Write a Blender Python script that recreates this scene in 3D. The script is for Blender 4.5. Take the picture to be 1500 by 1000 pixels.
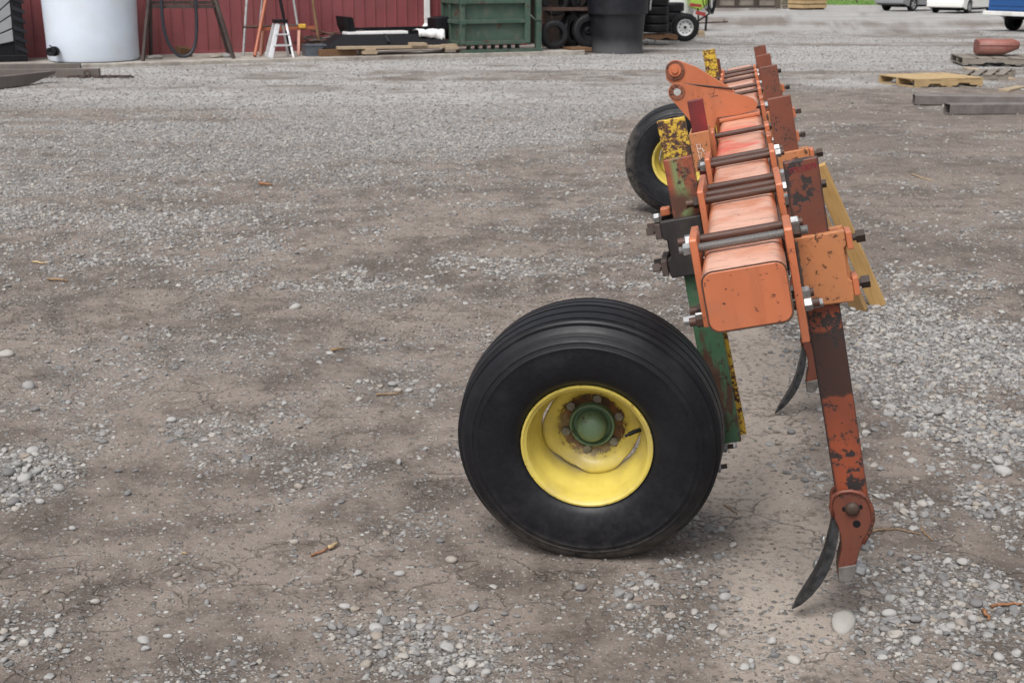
import bpy, bmesh, math, random
import numpy as np
from mathutils import Vector, Matrix, Euler
for o in list(bpy.data.objects): bpy.data.objects.remove(o)
SC = bpy.context.scene
COL = SC.collection
R_ = math.radians
# ------------------------------------------------------------------ camera
FPX, YH, HC = 1934.0, -50.0, 1.70          # focal length in photo pixels, horizon row, eye height
TH = math.atan((500 - YH) / FPX)
cam = bpy.data.cameras.new('camera'); camo = bpy.data.objects.new('camera', cam); COL.objects.link(camo)
camo.location = (0, 0, HC); camo.rotation_euler = (math.pi / 2 - TH, 0, 0)
cam.sensor_width = 36; cam.lens = FPX / 1500 * 36; cam.clip_start = .05; cam.clip_end = 6000
cam.dof.use_dof = True; cam.dof.focus_distance = 3.75; cam.dof.aperture_fstop = 11
SC.camera = camo
SC.render.resolution_x = 1024; SC.render.resolution_y = 682
# ------------------------------------------------------------------ light: overcast day
SUN_EL, SUN_AZ = R_(58), R_(205)            # azimuth clockwise from +Y
W = bpy.data.worlds.new('World'); SC.world = W; W.use_nodes = True
nt = W.node_tree; nt.nodes.clear()
sky = nt.nodes.new('ShaderNodeTexSky'); sky.sky_type = 'NISHITA'; sky.sun_disc = False
sky.sun_elevation = SUN_EL; sky.sun_rotation = SUN_AZ; sky.dust_density = 6; sky.air_density = 1.0; sky.ozone_density = 1.0
hs = nt.nodes.new('ShaderNodeHueSaturation'); hs.inputs['Saturation'].default_value = .22
bg = nt.nodes.new('ShaderNodeBackground'); bg.inputs['Strength'].default_value = .105
wo = nt.nodes.new('ShaderNodeOutputWorld')
nt.links.new(sky.outputs[0], hs.inputs['Color']); nt.links.new(hs.outputs[0], bg.inputs[0]); nt.links.new(bg.outputs[0], wo.inputs[0])
sl = bpy.data.lights.new('sun', 'SUN'); sl.energy = 1.5; sl.angle = R_(30); sl.color = (1, .97, .93)
so = bpy.data.objects.new('sun', sl); COL.objects.link(so)
sd = Vector((math.sin(SUN_AZ) * math.cos(SUN_EL), math.cos(SUN_AZ) * math.cos(SUN_EL), math.sin(SUN_EL)))
so.rotation_euler = sd.to_track_quat('Z', 'Y').to_euler(); so.location = sd * 50
SC.view_settings.view_transform = 'Standard'; SC.view_settings.look = 'None'; SC.view_settings.gamma = 1
SC.view_settings.use_curve_mapping = False
SC.view_settings.exposure = 0.62
SC.render.engine = 'CYCLES'
rng = random.Random(7); NR = np.random.default_rng(11)

# ------------------------------------------------------------------ pixel -> place
def ray(px, py):
    c, s = math.cos(TH), math.sin(TH)
    a, b = (px - 750) / FPX, (500 - py) / FPX
    return Vector((a, c + b * s, -s + b * c))
def easein(t): return np.where(t < 0, 0, np.where(t < 14, t * t / 28, t - 7))      # a bend spread over 14 m
def slopes(y): return -.022 * easein(y - 20) + .013 * easein(y - 41) + .009 * easein(y - 73)
def slope(y): return float(slopes(np.asarray(y, float)))
def gpix(px, py, z=0.0):
    """where the ray through a photo pixel meets the ground (z above it)"""
    r = ray(px, py); zz = z
    for _ in range(60):
        t = (zz - HC) / r.z; P = Vector((0, 0, HC)) + r * t
        zz = .5 * zz + .5 * (slope(P.y) + z)
    return P

# ------------------------------------------------------------------ numpy noise, ground height
def vnoise(x, y, seed):
    xi = np.floor(x).astype(np.int64); yi = np.floor(y).astype(np.int64); fx = x - xi; fy = y - yi
    fx = fx * fx * (3 - 2 * fx); fy = fy * fy * (3 - 2 * fy)
    def h(a, b):
        n = (a * 374761393 + b * 668265263 + seed * 974634777) & 0x7fffffff
        n = ((n ^ (n >> 13)) * 1274126177) & 0x7fffffff
        return ((n ^ (n >> 16)) & 0xffff) / 65535.0
    return (h(xi, yi) * (1 - fx) + h(xi + 1, yi) * fx) * (1 - fy) + (h(xi, yi + 1) * (1 - fx) + h(xi + 1, yi + 1) * fx) * fy
def fbm(x, y, f, seed, oct=3):
    s = 0; a = 1; t = 0
    for k in range(oct):
        s = s + a * vnoise(x * f * 2 ** k + 13.7 * k, y * f * 2 ** k + 7.1 * k, seed + k); t += a; a *= .5
    return s / t
def gh(x, y):
    x = np.asarray(x, float); y = np.asarray(y, float)
    z = slopes(y)
    amp = np.clip(1 - (y - 40) / 40, 0, 1)
    return z + amp * (.030 * (fbm(x, y, .7, 3) - .5) + .016 * (fbm(x, y, 4, 5) - .5) + .008 * (fbm(x, y, 17, 9) - .5))
def gh1(x, y): return float(gh(np.array([x]), np.array([y]))[0])
def sstep(a, b, v): t = np.clip((v - a) / (b - a), 0, 1); return t * t * (3 - 2 * t)
# patches of loose gravel: photo pixel centre, pixel half sizes, strength
PATCH = [(40, 690, 95, 60, .95), (1400, 510, 190, 85, 1.0), (1330, 470, 120, 40, .8), (1420, 630, 110, 60, .75), (1300, 560, 70, 60, .8),
         (570, 930, 120, 55, .75), (690, 960, 90, 55, .7), (1390, 890, 140, 75, .75), (1120, 930, 120, 60, .6), (1280, 930, 100, 60, .55),
         (330, 640, 120, 40, .5), (500, 680, 60, 30, .5), (930, 860, 60, 26, .4), (120, 580, 120, 40, .45), (600, 570, 60, 35, .4),
         (250, 520, 200, 40, .42), (540, 430, 120, 26, .42), (1300, 400, 120, 22, .4), (1180, 520, 70, 60, .55), (1470, 760, 60, 60, .5), (1080, 620, 60, 40, .4),
         (700, 500, 40, 30, .4), (430, 600, 60, 26, .45), (1010, 770, 50, 30, .5), (690, 650, 30, 30, .5)]
PW = []
for px, py, rx, ry, s in PATCH:
    c = gpix(px, py); e = gpix(px + rx, py); t = gpix(px, py - ry); b = gpix(px, py + ry)
    PW.append((c.x, (t.y + b.y) / 2, abs(e.x - c.x), abs(t.y - b.y) / 2, s))
BU = Vector((.16305, .98653))               # run of the implement's beam on the ground
def gravel(x, y):
    """0..1: how much of the ground is loose gravel"""
    n1 = fbm(x, y, .9, 21); n2 = fbm(x, y, 3.1, 31); n3 = fbm(x * .35, y, .5, 41)
    yb = np.where(x < 0, 11.2 + x * .85, 11.2 + x * 2.9)
    far = sstep(-1.6, 2.2, y - np.clip(yb, 8, 20) + 3.2 * (n1 - .5))
    g = .055 + .26 * sstep(.52, .72, n2) + .10 * (n1 - .5)
    far_g = .74 + .7 * (n3 - .5) + .75 * (n2 - .5) + .9 * (fbm(x * .5, y, 1.3, 91) - .5)
    mud = sstep(.52, .62, fbm(x * .22, y * .55, .5, 61))
    g = g * (1 - far) + far * np.clip(far_g - .4 * mud, .15, 1)
    for cx, cy, rx, ry, s in PW:
        d = np.sqrt(((x - cx) / rx) ** 2 + ((y - cy) / ry) ** 2) + .9 * (n2 - .5) + .5 * (n1 - .5)
        g = np.maximum(g, s * sstep(1.15, .55, d) * (.6 + .8 * (fbm(x, y, 5, 51) - .2)))
    # sheltered strip under the beam: hardly any loose stone
    return np.clip(g * (1 - .8 * drystrip(x, y)) * (1 - .6 * wetzone(x, y)), 0, 1)
def wetzone(x, y):
    """soft brown mud beside the implement, churned up towards the pallets"""
    w = fbm(x, y, .6, 81) - .5; return sstep(.1, 1.1, x - .10 * y + 1.2 * w) * sstep(6.3, 7.6, y + 1.5 * w) * sstep(21, 16.5, y + 3 * w) * (.35 + .65 * sstep(.42, .58, fbm(x * .6, y, .9, 95)))
def drystrip(x, y):
    d = (x - .17) * BU.y - y * BU.x + .35 * (fbm(x, y, 1.6, 71) - .5)
    return sstep(.30, .10, np.abs(d)) * sstep(2.6, 3.4, y) * sstep(10.5, 9, y)

# ------------------------------------------------------------------ tagging
def tag(o, label=None, cat=None, group=None, kind=None):
    if label: o['label'] = label
    if cat: o['category'] = cat
    if group: o['group'] = group
    if kind: o['kind'] = kind
    elif label and cat: o['kind'] = 'thing'
    return o
def empty(name, loc=(0, 0, 0), rot=(0, 0, 0), parent=None):
    o = bpy.data.objects.new(name, None); COL.objects.link(o); o.location = loc; o.rotation_euler = rot
    o.empty_display_size = .1
    if parent: o.parent = parent
    return o
def thing(name, label, cat, loc=(0, 0, 0), rz=0, group=None):
    return tag(empty(name, loc, (0, 0, rz)), label, cat, group)

# ------------------------------------------------------------------ mesh builder
class MB:
    def __init__(s): s.v = []; s.f = []
    def add(s, vs, fs):
        k = len(s.v); s.v += [tuple(p) for p in vs]; s.f += [tuple(i + k for i in f) for f in fs]; return s
    def box(s, x0, x1, y0, y1, z0, z1, M=None):
        vs = [Vector(p) for p in ((x0, y0, z0), (x1, y0, z0), (x1, y1, z0), (x0, y1, z0), (x0, y0, z1), (x1, y0, z1), (x1, y1, z1), (x0, y1, z1))]
        if M is not None: vs = [M @ p for p in vs]
        return s.add(vs, [(0, 3, 2, 1), (4, 5, 6, 7), (0, 1, 5, 4), (1, 2, 6, 5), (2, 3, 7, 6), (3, 0, 4, 7)])
    def prism(s, poly, a, b, ax='y', M=None):
        """polygon in the plane across axis ax, extruded from a to b along it"""
        n = len(poly)
        def pt(p, t): return Vector((p[0], t, p[1])) if ax == 'y' else (Vector((t, p[0], p[1])) if ax == 'x' else Vector((p[0], p[1], t)))
        vs = [pt(p, a) for p in poly] + [pt(p, b) for p in poly]
        if M is not None: vs = [M @ p for p in vs]
        return s.add(vs, [tuple(range(n))[::-1] if ax != 'y' else tuple(range(n)), tuple(range(n, 2 * n)) if ax != 'y' else tuple(range(n, 2 * n))[::-1]] +
                     [((i, (i + 1) % n, n + (i + 1) % n, n + i) if ax != 'y' else (i, n + i, n + (i + 1) % n, (i + 1) % n)) for i in range(n)])
    def lathe(s, prof, n=32, ax='y', c=(0, 0, 0), close=False, wob=None):
        """prof: (along, radius) list turned round axis ax"""
        m = len(prof); vs = []
        for i in range(n):
            t = 2 * math.pi * i / n
            for a, r in prof:
                if wob: r = wob(a, r, t)
                p = (r * math.cos(t), a, r * math.sin(t)) if ax == 'y' else ((r * math.cos(t), r * math.sin(t), a) if ax == 'z' else (a, r * math.cos(t), r * math.sin(t)))
                vs.append((p[0] + c[0], p[1] + c[1], p[2] + c[2]))
        fs = []
        for i in range(n):
            j = (i + 1) % n
            for k in range(m if close else m - 1):
                l = (k + 1) % m
                q = (i * m + k, i * m + l, j * m + l, j * m + k)
                fs.append(q if ax != 'y' else q[::-1])
        return s.add(vs, fs)
    def tube(s, pts, r, n=8, caps=True, rs=None):
        pts = [Vector(p) for p in pts]; vs = []; fs = []; m = len(pts); up = Vector((.123, .3, .95)).normalized()
        for i, p in enumerate(pts):
            d = (pts[min(i + 1, m - 1)] - pts[max(i - 1, 0)]).normalized()
            a = d.cross(up)
            if a.length < .05: a = d.cross(Vector((1, 0, 0)))
            a.normalize(); b = d.cross(a); rr = rs[i] if rs else r
            for k in range(n):
                t = 2 * math.pi * k / n; vs.append(p + (a * math.cos(t) + b * math.sin(t)) * rr)
        for i in range(m - 1):
            for k in range(n): fs.append((i * n + k, i * n + (k + 1) % n, (i + 1) * n + (k + 1) % n, (i + 1) * n + k))
        if caps: fs += [tuple(range(n))[::-1], tuple(range((m - 1) * n, m * n))]
        return s.add(vs, fs)
    def bar(s, p, q, w, h, up=(0, 0, 1)):
        """square-section bar from p to q, w across, h along up"""
        p = Vector(p); q = Vector(q); d = (q - p).normalized(); a = d.cross(Vector(up))
        if a.length < .01: a = d.cross(Vector((1, 0, 0)))
        a.normalize(); b = a.cross(d)
        vs = []
        for e in (p, q):
            for i, j in ((-1, -1), (1, -1), (1, 1), (-1, 1)): vs.append(e + a * i * w / 2 + b * j * h / 2)
        return s.add(vs, [(0, 1, 2, 3), (7, 6, 5, 4), (0, 4, 5, 1), (1, 5, 6, 2), (2, 6, 7, 3), (3, 7, 4, 0)])
    def mesh(s, name, mat, smooth=False):
        me = bpy.data.meshes.new(name); me.from_pydata(s.v, [], s.f); me.validate()
        bm = bmesh.new(); bm.from_mesh(me); bmesh.ops.recalc_face_normals(bm, faces=bm.faces); bm.to_mesh(me); bm.free()
        if mat: me.materials.append(mat)
        if smooth is True:
            me.polygons.foreach_set('use_smooth', [True] * len(me.polygons))
        elif smooth:
            me.polygons.foreach_set('use_smooth', [True] * len(me.polygons)); me.set_sharp_from_angle(angle=R_(smooth))
        me.update(); return me
    def build(s, name, mat, parent=None, smooth=False, bevel=0, off=None, seg=2):
        if off is not None: o_ = Vector(off); s.v = [tuple(Vector(p) + o_) for p in s.v]
        return link(name, s.mesh(name, mat, smooth), parent, bevel=bevel, seg=seg)
def link(name, me, parent=None, loc=(0, 0, 0), rot=(0, 0, 0), scale=(1, 1, 1), bevel=0, seg=2):
    o = bpy.data.objects.new(name, me); COL.objects.link(o); o.location = loc; o.rotation_euler = rot; o.scale = scale
    if parent: o.parent = parent
    if bevel:
        m = o.modifiers.new('bevel', 'BEVEL'); m.width = bevel; m.segments = seg; m.limit_method = 'ANGLE'; m.angle_limit = R_(35); m.harden_normals = False
    return o
def copy_tree(o, parent=None):
    c = o.copy(); COL.objects.link(c); c.parent = parent
    for ch in list(o.children): copy_tree(ch, c)
    return c

# ------------------------------------------------------------------ materials
class NT:
    def __init__(s, name):
        s.m = bpy.data.materials.new(name); s.m.use_nodes = True; s.t = s.m.node_tree; s.b = s.t.nodes['Principled BSDF']; s._o = None
    def n(s, t, **k):
        x = s.t.nodes.new(t)
        for a, b in k.items(): setattr(x, a, b)
        return x
    def L(s, a, b): s.t.links.new(a, b)
    def put(s, sock, v):
        if isinstance(v, (int, float)): sock.default_value = v
        elif isinstance(v, tuple): sock.default_value = (v + (1,)) if (len(v) == 3 and sock.type == 'RGBA') else v
        else: s.L(v, sock)
    def obj(s, rnd=True):
        if s._o is None:
            tc = s.n('ShaderNodeTexCoord'); s._o = tc.outputs['Object']; s._raw = s._o
            if rnd:
                oi = s.n('ShaderNodeObjectInfo'); m = s.n('ShaderNodeVectorMath', operation='MULTIPLY_ADD')
                s.L(oi.outputs['Random'], m.inputs[0]); m.inputs[1].default_value = (17, 31, 23); s.L(tc.outputs['Object'], m.inputs[2]); s._o = m.outputs[0]
        return s._o
    def mapv(s, vec, sc):
        m = s.n('ShaderNodeVectorMath', operation='MULTIPLY'); s.L(vec, m.inputs[0]); m.inputs[1].default_value = sc; return m.outputs[0]
    def noise(s, sc, det=4, rough=.55, vec=None, dist=0):
        x = s.n('ShaderNodeTexNoise'); s.L(vec if vec is not None else s.obj(), x.inputs['Vector'])
        x.inputs['Scale'].default_value = sc; x.inputs['Detail'].default_value = det; x.inputs['Roughness'].default_value = rough; x.inputs['Distortion'].default_value = dist
        return x.outputs['Fac']
    def voro(s, sc, feat='F1', vec=None, rnd=1):
        x = s.n('ShaderNodeTexVoronoi', feature=feat); s.L(vec if vec is not None else s.obj(), x.inputs['Vector']); x.inputs['Scale'].default_value = sc; x.inputs['Randomness'].default_value = rnd
        return x
    def ss(s, v, a, b):
        x = s.n('ShaderNodeMapRange', interpolation_type='SMOOTHSTEP'); s.put(x.inputs[0], v); x.inputs[1].default_value = a; x.inputs[2].default_value = b
        return x.outputs[0]
    def ma(s, op, a, b=0.0, c=None):
        x = s.n('ShaderNodeMath', operation=op); s.put(x.inputs[0], a); s.put(x.inputs[1], b)
        if c is not None: s.put(x.inputs[2], c)
        return x.outputs[0]
    def mix(s, f, a, b, mode='MIX'):
        x = s.n('ShaderNodeMix', data_type='RGBA', blend_type=mode); s.put(x.inputs[0], f); s.put(x.inputs[6], a); s.put(x.inputs[7], b); return x.outputs[2]
    def ramp(s, f, stops):
        x = s.n('ShaderNodeValToRGB'); s.put(x.inputs[0], f); e = x.color_ramp.elements
        while len(e) < len(stops): e.new(.5)
        for i, (p, c) in enumerate(stops): e[i].position = p; e[i].color = tuple(c) + (1,)
        return x.outputs[0]
    def sep(s, vec=None):
        x = s.n('ShaderNodeSeparateXYZ'); s.L(vec if vec is not None else s.obj(), x.inputs[0]); return x.outputs
    def attr(s, name):
        x = s.n('ShaderNodeAttribute'); x.attribute_name = name; return x.outputs['Fac']
    def bump(s, h, st=.3, d=.002):
        x = s.n('ShaderNodeBump'); x.inputs['Strength'].default_value = st; x.inputs['Distance'].default_value = d; s.put(x.inputs['Height'], h); s.L(x.outputs[0], s.b.inputs['Normal'])
    def out(s, col, rough=.5, metal=0.0, spec=.5):
        s.put(s.b.inputs['Base Color'], col); s.put(s.b.inputs['Roughness'], rough); s.put(s.b.inputs['Metallic'], metal); s.b.inputs['Specular IOR Level'].default_value = spec
        return s.m
RUST = (.115, .042, .020); DRUST = (.032, .018, .014); STEEL = (.30, .30, .30)
def paint(name, c, c2=None, chip=.57, cs=14, dirt=.35, rough=.42, rust=RUST, dark=.66, fine=110, spec=.5):
    """old machine paint: faded tone, rust blooms, chips down to dark steel"""
    t = NT(name); big = t.noise(3.5, 4); mid = t.noise(cs, 6, .65); fin = t.noise(fine, 4, .7); st = t.noise(30, 3, .6, t.mapv(t.obj(), (1, 1, .15)))
    c2 = c2 or tuple(x * .78 for x in c)
    col = t.mix(t.ss(big, .35, .68), c, c2)
    col = t.mix(t.ma('MULTIPLY', t.ss(st, .5, .75), .35), col, tuple(x * .55 for x in c))
    f = t.ma('ADD', t.ma('ADD', t.ma('MULTIPLY', mid, .45), t.ma('MULTIPLY', fin, .37)), t.ma('MULTIPLY', t.noise(5, 3), .18))
    rm = t.ss(f, chip, chip + .05); dm = t.ss(f, chip + .05, chip + .08)
    col = t.mix(rm, col, t.mix(t.ss(fin, .4, .62), rust, tuple(x * .5 for x in rust)))
    col = t.mix(dm, col, DRUST)
    d2 = t.ss(t.noise(6, 5, .7), .45, .8)
    col = t.mix(t.ma('MULTIPLY', d2, dirt), col, (.16, .13, .105))
    t.bump(t.ma('SUBTRACT', t.ma('MULTIPLY', fin, .4), rm), .35, .0012)
    return t.out(col, t.mix(rm, (rough,) * 3, (.85,) * 3), 0, spec)
def plain(name, c, rough=.5, metal=0., var=.25, sc=20, bump=.15, spec=.5, dirt=None, dsc=4):
    t = NT(name); a = t.noise(sc, 5, .6); col = t.mix(t.ss(a, .3, .7), tuple(x * (1 - var) for x in c), tuple(min(1, x * (1 + var)) for x in c))
    if dirt: col = t.mix(t.ma('MULTIPLY', t.ss(t.noise(dsc, 6, .7), .42, .75), dirt[1]), col, dirt[0])
    if bump: t.bump(t.noise(sc * 4, 4, .6), bump, .001)
    return t.out(col, rough, metal, spec)
def wood(name, c, c2, ax=0, sc=9, rough=.75):
    t = NT(name); v = [14.0, 14.0, 14.0]; v[ax] = .9
    a = t.noise(sc, 5, .6, t.mapv(t.obj(), tuple(v)), .6); b = t.noise(2.5, 4)
    col = t.mix(t.ss(a, .35, .68), c, c2); col = t.mix(t.ma('MULTIPLY', t.ss(b, .45, .75), .5), col, tuple(x * .6 for x in c2))
    t.bump(a, .3, .001); return t.out(col, rough, 0, .3)
M = {}
M['zinc'] = plain('zinc', (.34, .35, .36), .42, .75, .25, 60, .2, dirt=((.2, .15, .1), .5), dsc=40)
M['thread'] = plain('thread', (.30, .30, .30), .42, .7, .25, 60, .2, dirt=((.14, .09, .06), .6), dsc=25)
M['darksteel'] = paint('darksteel', (.030, .022, .019), (.055, .030, .022), .56, 20, .15, .6)
M['rod'] = paint('rod', (.085, .034, .021), (.036, .021, .017), .55, 26, .15, .55)
M['blackclamp'] = paint('blackclamp', (.012, .011, .012), (.02, .016, .016), .66, 9, .25, .5)
M['yellowrim'] = None
M['white'] = plain('white', (.75, .76, .77), .4, 0, .04, 5, .05, dirt=((.45, .43, .40), .35))
M['whitepaint'] = plain('whitepaint', (.72, .73, .73), .3, 0, .03, 5, 0)
M['black'] = plain('black', (.006, .006, .008), .6, 0, .3, 20, .1, .25)
M['blackplastic'] = plain('blackplastic', (.009, .010, .015), .5, 0, .3, 6, .1, .35, dirt=((.05, .05, .055), .35), dsc=2.2)
M['rust'] = paint('rust', (.085, .045, .032), (.055, .033, .027), .58, 14, .4, .75)
M['rustdark'] = paint('rustdark', (.055, .036, .032), (.038, .027, .025), .62, 10, .5, .7)
M['tubesteel'] = plain('tubesteel', (.15, .135, .13), .5, .2, .2, 8, .1, dirt=((.19, .15, .13), .5), dsc=3)
M['orangepipe'] = paint('orangepipe', (.36, .105, .05), None, .6, 8, .25)
M['galv'] = plain('galv', (.38, .38, .38), .4, .5, .2, 12, .05)
M['alu'] = plain('alu', (.62, .63, .65), .38, .35, .1, 12, .05)
M['concrete'] = plain('concrete', (.33, .31, .28), .9, 0, .2, 9, .4, dirt=((.13, .10, .085), .9), dsc=1.3)
M['greensteel'] = paint('greensteel', (.038, .078, .058), (.055, .095, .074), .57, 5, .55, .5)
M['woodnew'] = wood('woodnew', (.46, .34, .19), (.35, .24, .12))
M['woodlum'] = wood('woodlum', (.50, .32, .13), (.42, .25, .095), 2)
M['woodpale'] = wood('woodpale', (.40, .32, .23), (.28, .21, .14))
M['woodold'] = wood('woodold', (.24, .215, .185), (.15, .13, .11))
M['woodbrown'] = wood('woodbrown', (.17, .095, .05), (.10, .055, .03))
M['wooddark'] = wood('wooddark', (.06, .045, .038), (.035, .027, .024))
M['glass'] = plain('glass', (.01, .012, .014), .06, 0, .1, 5, 0)
M['chrome'] = plain('chrome', (.55, .55, .56), .25, .9, .05, 5, 0)
def rubber(name, c=(.0135, .0135, .0155), dust=.35):
    t = NT(name); o = t.obj(); a = t.noise(9, 6, .65); b = t.noise(70, 4, .7); s_ = t.sep(t._raw)
    col = t.mix(t.ss(b, .35, .7), tuple(x * .8 for x in c), tuple(x * 1.35 for x in c))
    rr = t.ma('SQRT', t.ma('ADD', t.ma('POWER', s_[0], 2), t.ma('POWER', s_[2], 2)))
    col = t.mix(t.ma('MULTIPLY', t.ss(a, .5, .78), dust), col, (.085, .078, .07))
    t.bump(b, .18, .0008)
    return t.out(col, t.mix(t.ss(a, .4, .7), (.5,) * 3, (.65,) * 3), 0, .35)
M['rubber'] = rubber('rubber', (.0085, .0085, .0105), .15); M['rubber2'] = rubber('rubber2', (.014, .0145, .017), .5)

# ================================================================== GROUND
def ground_material():
    t = NT('ground'); tc = t.n('ShaderNodeTexCoord'); t._o = tc.outputs['Object']; t._raw = t._o
    g = t.attr('grav'); dry = t.attr('dry')
    n1 = t.noise(.9, 6, .62); n2 = t.noise(4.5, 6, .65); n3 = t.noise(38, 5, .7); n4 = t.noise(240, 3, .7); nl = t.noise(.22, 4, .6, t.mapv(t._o, (1, 2.2, 1)))
    damp = t.ss(t.ma('ADD', t.ma('MULTIPLY', n1, .55), t.ma('MULTIPLY', n2, .45)), .42, .60)
    damp = t.ma('MULTIPLY', damp, t.ma('SUBTRACT', 1.0, t.ma('MULTIPLY', dry, .85)))
    damp = t.ma('MAXIMUM', damp, t.ma('MULTIPLY', t.attr('wet'), t.ma('MULTIPLY_ADD', n2, .9, .15)))
    mud = t.mix(damp, (.232, .194, .168), (.112, .092, .079))
    mud = t.mix(t.ma('MULTIPLY', dry, .9), mud, (.41, .355, .305))
    mud = t.mix(t.ma('MULTIPLY', t.ss(t.ma('ADD', t.ma('MULTIPLY', n3, .6), t.ma('MULTIPLY', n2, .4)), .49, .62), .65), mud, (.080, .064, .054))
    mud = t.mix(t.ma('MULTIPLY', t.ss(n4, .55, .75), .3), mud, (.25, .22, .195))
    mud = t.mix(t.ma('MULTIPLY', t.ss(t.noise(1.7, 5, .6, t.mapv(t._o, (1, 1, 0))), .66, .76), .5), mud, (.20, .115, .06))
    # shrinkage cracks
    wv = t.n('ShaderNodeVectorMath', operation='ADD'); t.L(t._o, wv.inputs[0])
    nz = t.n('ShaderNodeTexNoise'); t.L(t._o, nz.inputs['Vector']); nz.inputs['Scale'].default_value = 9; nz.inputs['Detail'].default_value = 4
    sc = t.n('ShaderNodeVectorMath', operation='SCALE'); t.L(nz.outputs['Color'], sc.inputs[0]); sc.inputs['Scale'].default_value = .16; t.L(sc.outputs[0], wv.inputs[1])
    cr = t.voro(4.2, 'DISTANCE_TO_EDGE', wv.outputs[0]).outputs['Distance']
    crm = t.ma('MULTIPLY', t.ss(cr, .020, .005), t.ss(t.noise(1.1, 3, .5), .46, .56)); crm = t.ma('MULTIPLY', crm, t.ma('SUBTRACT', 1.0, t.ss(g, .2, .45)))
    mud = t.mix(t.ma('MULTIPLY', crm, .45), mud, (.05, .038, .03))
    # fine gravel pressed into the surface
    va = t.voro(62); vb = t.voro(27); vc = t.voro(150)
    def stones(v, stops):
        rnd = t.n('ShaderNodeSeparateColor'); t.L(v.outputs['Color'], rnd.inputs[0])
        return t.ramp(rnd.outputs[0], stops), rnd.outputs[1]
    stops = [(0, (.11, .105, .10)), (.35, (.20, .195, .19)), (.7, (.30, .295, .288)), (1, (.46, .45, .43))]
    ca, ra = stones(va, stops); cb, rb = stones(vb, stops); cc, rc = stones(vc, stops)
    ga = t.ma('MULTIPLY', t.ss(t.ma('SUBTRACT', t.ma('MULTIPLY_ADD', g, .95, .07), ra), -.02, .04), t.ss(va.outputs['Distance'], .60, .42))
    gb = t.ma('MULTIPLY', t.ss(t.ma('SUBTRACT', t.ma('MULTIPLY_ADD', g, .75, -.12), rb), -.02, .04), t.ss(vb.outputs['Distance'], .50, .38))
    gc = t.ma('MULTIPLY', t.ss(t.ma('SUBTRACT', t.ma('MULTIPLY_ADD', g, .9, .10), rc), -.02, .04), t.ss(vc.outputs['Distance'], .60, .45))
    base = t.mix(t.ma('MULTIPLY', t.ss(g, .25, .8), .45), mud, (.165, .155, .145))
    col = t.mix(t.ma('MULTIPLY', gc, .6), base, cc); col = t.mix(t.ma('MULTIPLY', ga, .9), col, ca); col = t.mix(t.ma('MULTIPLY', gb, .9), col, cb)
    # far yard: tracks and worn bands
    y_ = t.sep(t._raw)[1]; farm = t.ss(y_, 10, 20)
    band = t.ss(t.ma('ADD', t.ma('MULTIPLY', nl, .7), t.ma('MULTIPLY', t.noise(1.4, 4, .6, t.mapv(t._o, (.4, 1.3, 1))), .3)), .42, .62)
    yard = t.mix(band, (.47, .465, .46), (.29, .278, .265))
    yard = t.mix(t.ma('MULTIPLY', t.ss(t.noise(15, 6, .85), .40, .62), .7), yard, (.46, .452, .445)); yard = t.mix(t.ma('MULTIPLY', t.ss(t.noise(6, 6, .85), .52, .66), .6), yard, (.12, .11, .10))
    col = t.mix(t.ma('MULTIPLY', farm, t.ma('MULTIPLY', .85, t.ss(g, .2, .75))), col, yard)
    hgt = t.ma('ADD', t.ma('ADD', t.ma('MULTIPLY', n3, .55), t.ma('MULTIPLY', n4, .25)), t.ma('ADD', t.ma('MULTIPLY', ga, .5), t.ma('MULTIPLY', gb, .9)))
    hgt = t.ma('ADD', t.ma('SUBTRACT', hgt, t.ma('MULTIPLY', crm, .4)), t.ma('MULTIPLY', n2, 1.2))
    t.bump(hgt, 1.0, .016)
    return t.out(col, t.mix(damp, (.95,) * 3, (.8,) * 3), 0, .3)
def make_ground():
    ys = np.concatenate([[-1500, -200, -40, -8, -1.5, .3], np.geomspace(.9, 40, 560), np.geomspace(42, 3000, 36)])
    td = np.linspace(-1, 1, 350); vx = []; vy = []
    for y in ys:
        hw = .5 * max(y, 0) + 3.2
        vx.append(np.concatenate([[-3000 - hw, -60 - hw], td * hw, [60 + hw, 3000 + hw]])); vy.append(np.full(354, y))
    x = np.concatenate(vx); y = np.concatenate(vy); nr, nc = len(ys), 354
    z = gh(x, y)
    me = bpy.data.meshes.new('ground'); nv = len(x); nf = (nr - 1) * (nc - 1)
    co = np.stack([x, y, z], -1).astype(np.float32)
    i = (np.arange(nr - 1)[:, None] * nc + np.arange(nc - 1)[None]).ravel()
    q = np.stack([i, i + 1, i + nc + 1, i + nc], -1).astype(np.int32)
    me.vertices.add(nv); me.vertices.foreach_set('co', co.ravel())
    me.loops.add(nf * 4); me.loops.foreach_set('vertex_index', q.ravel())
    me.polygons.add(nf); me.polygons.foreach_set('loop_start', np.arange(nf, dtype=np.int32) * 4)
    me.update(calc_edges=True); me.polygons.foreach_set('use_smooth', np.ones(nf, bool))
    a = me.attributes.new('grav', 'FLOAT', 'POINT'); a.data.foreach_set('value', gravel(x, y).astype(np.float32))
    a = me.attributes.new('dry', 'FLOAT', 'POINT'); a.data.foreach_set('value', drystrip(x, y).astype(np.float32))
    a = me.attributes.new('wet', 'FLOAT', 'POINT'); a.data.foreach_set('value', wetzone(x, y).astype(np.float32))
    me.materials.append(ground_material()); me.validate()
    return tag(link('ground', me), 'bare yard of brown mud and grey gravel', kind='structure')
make_ground()

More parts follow.
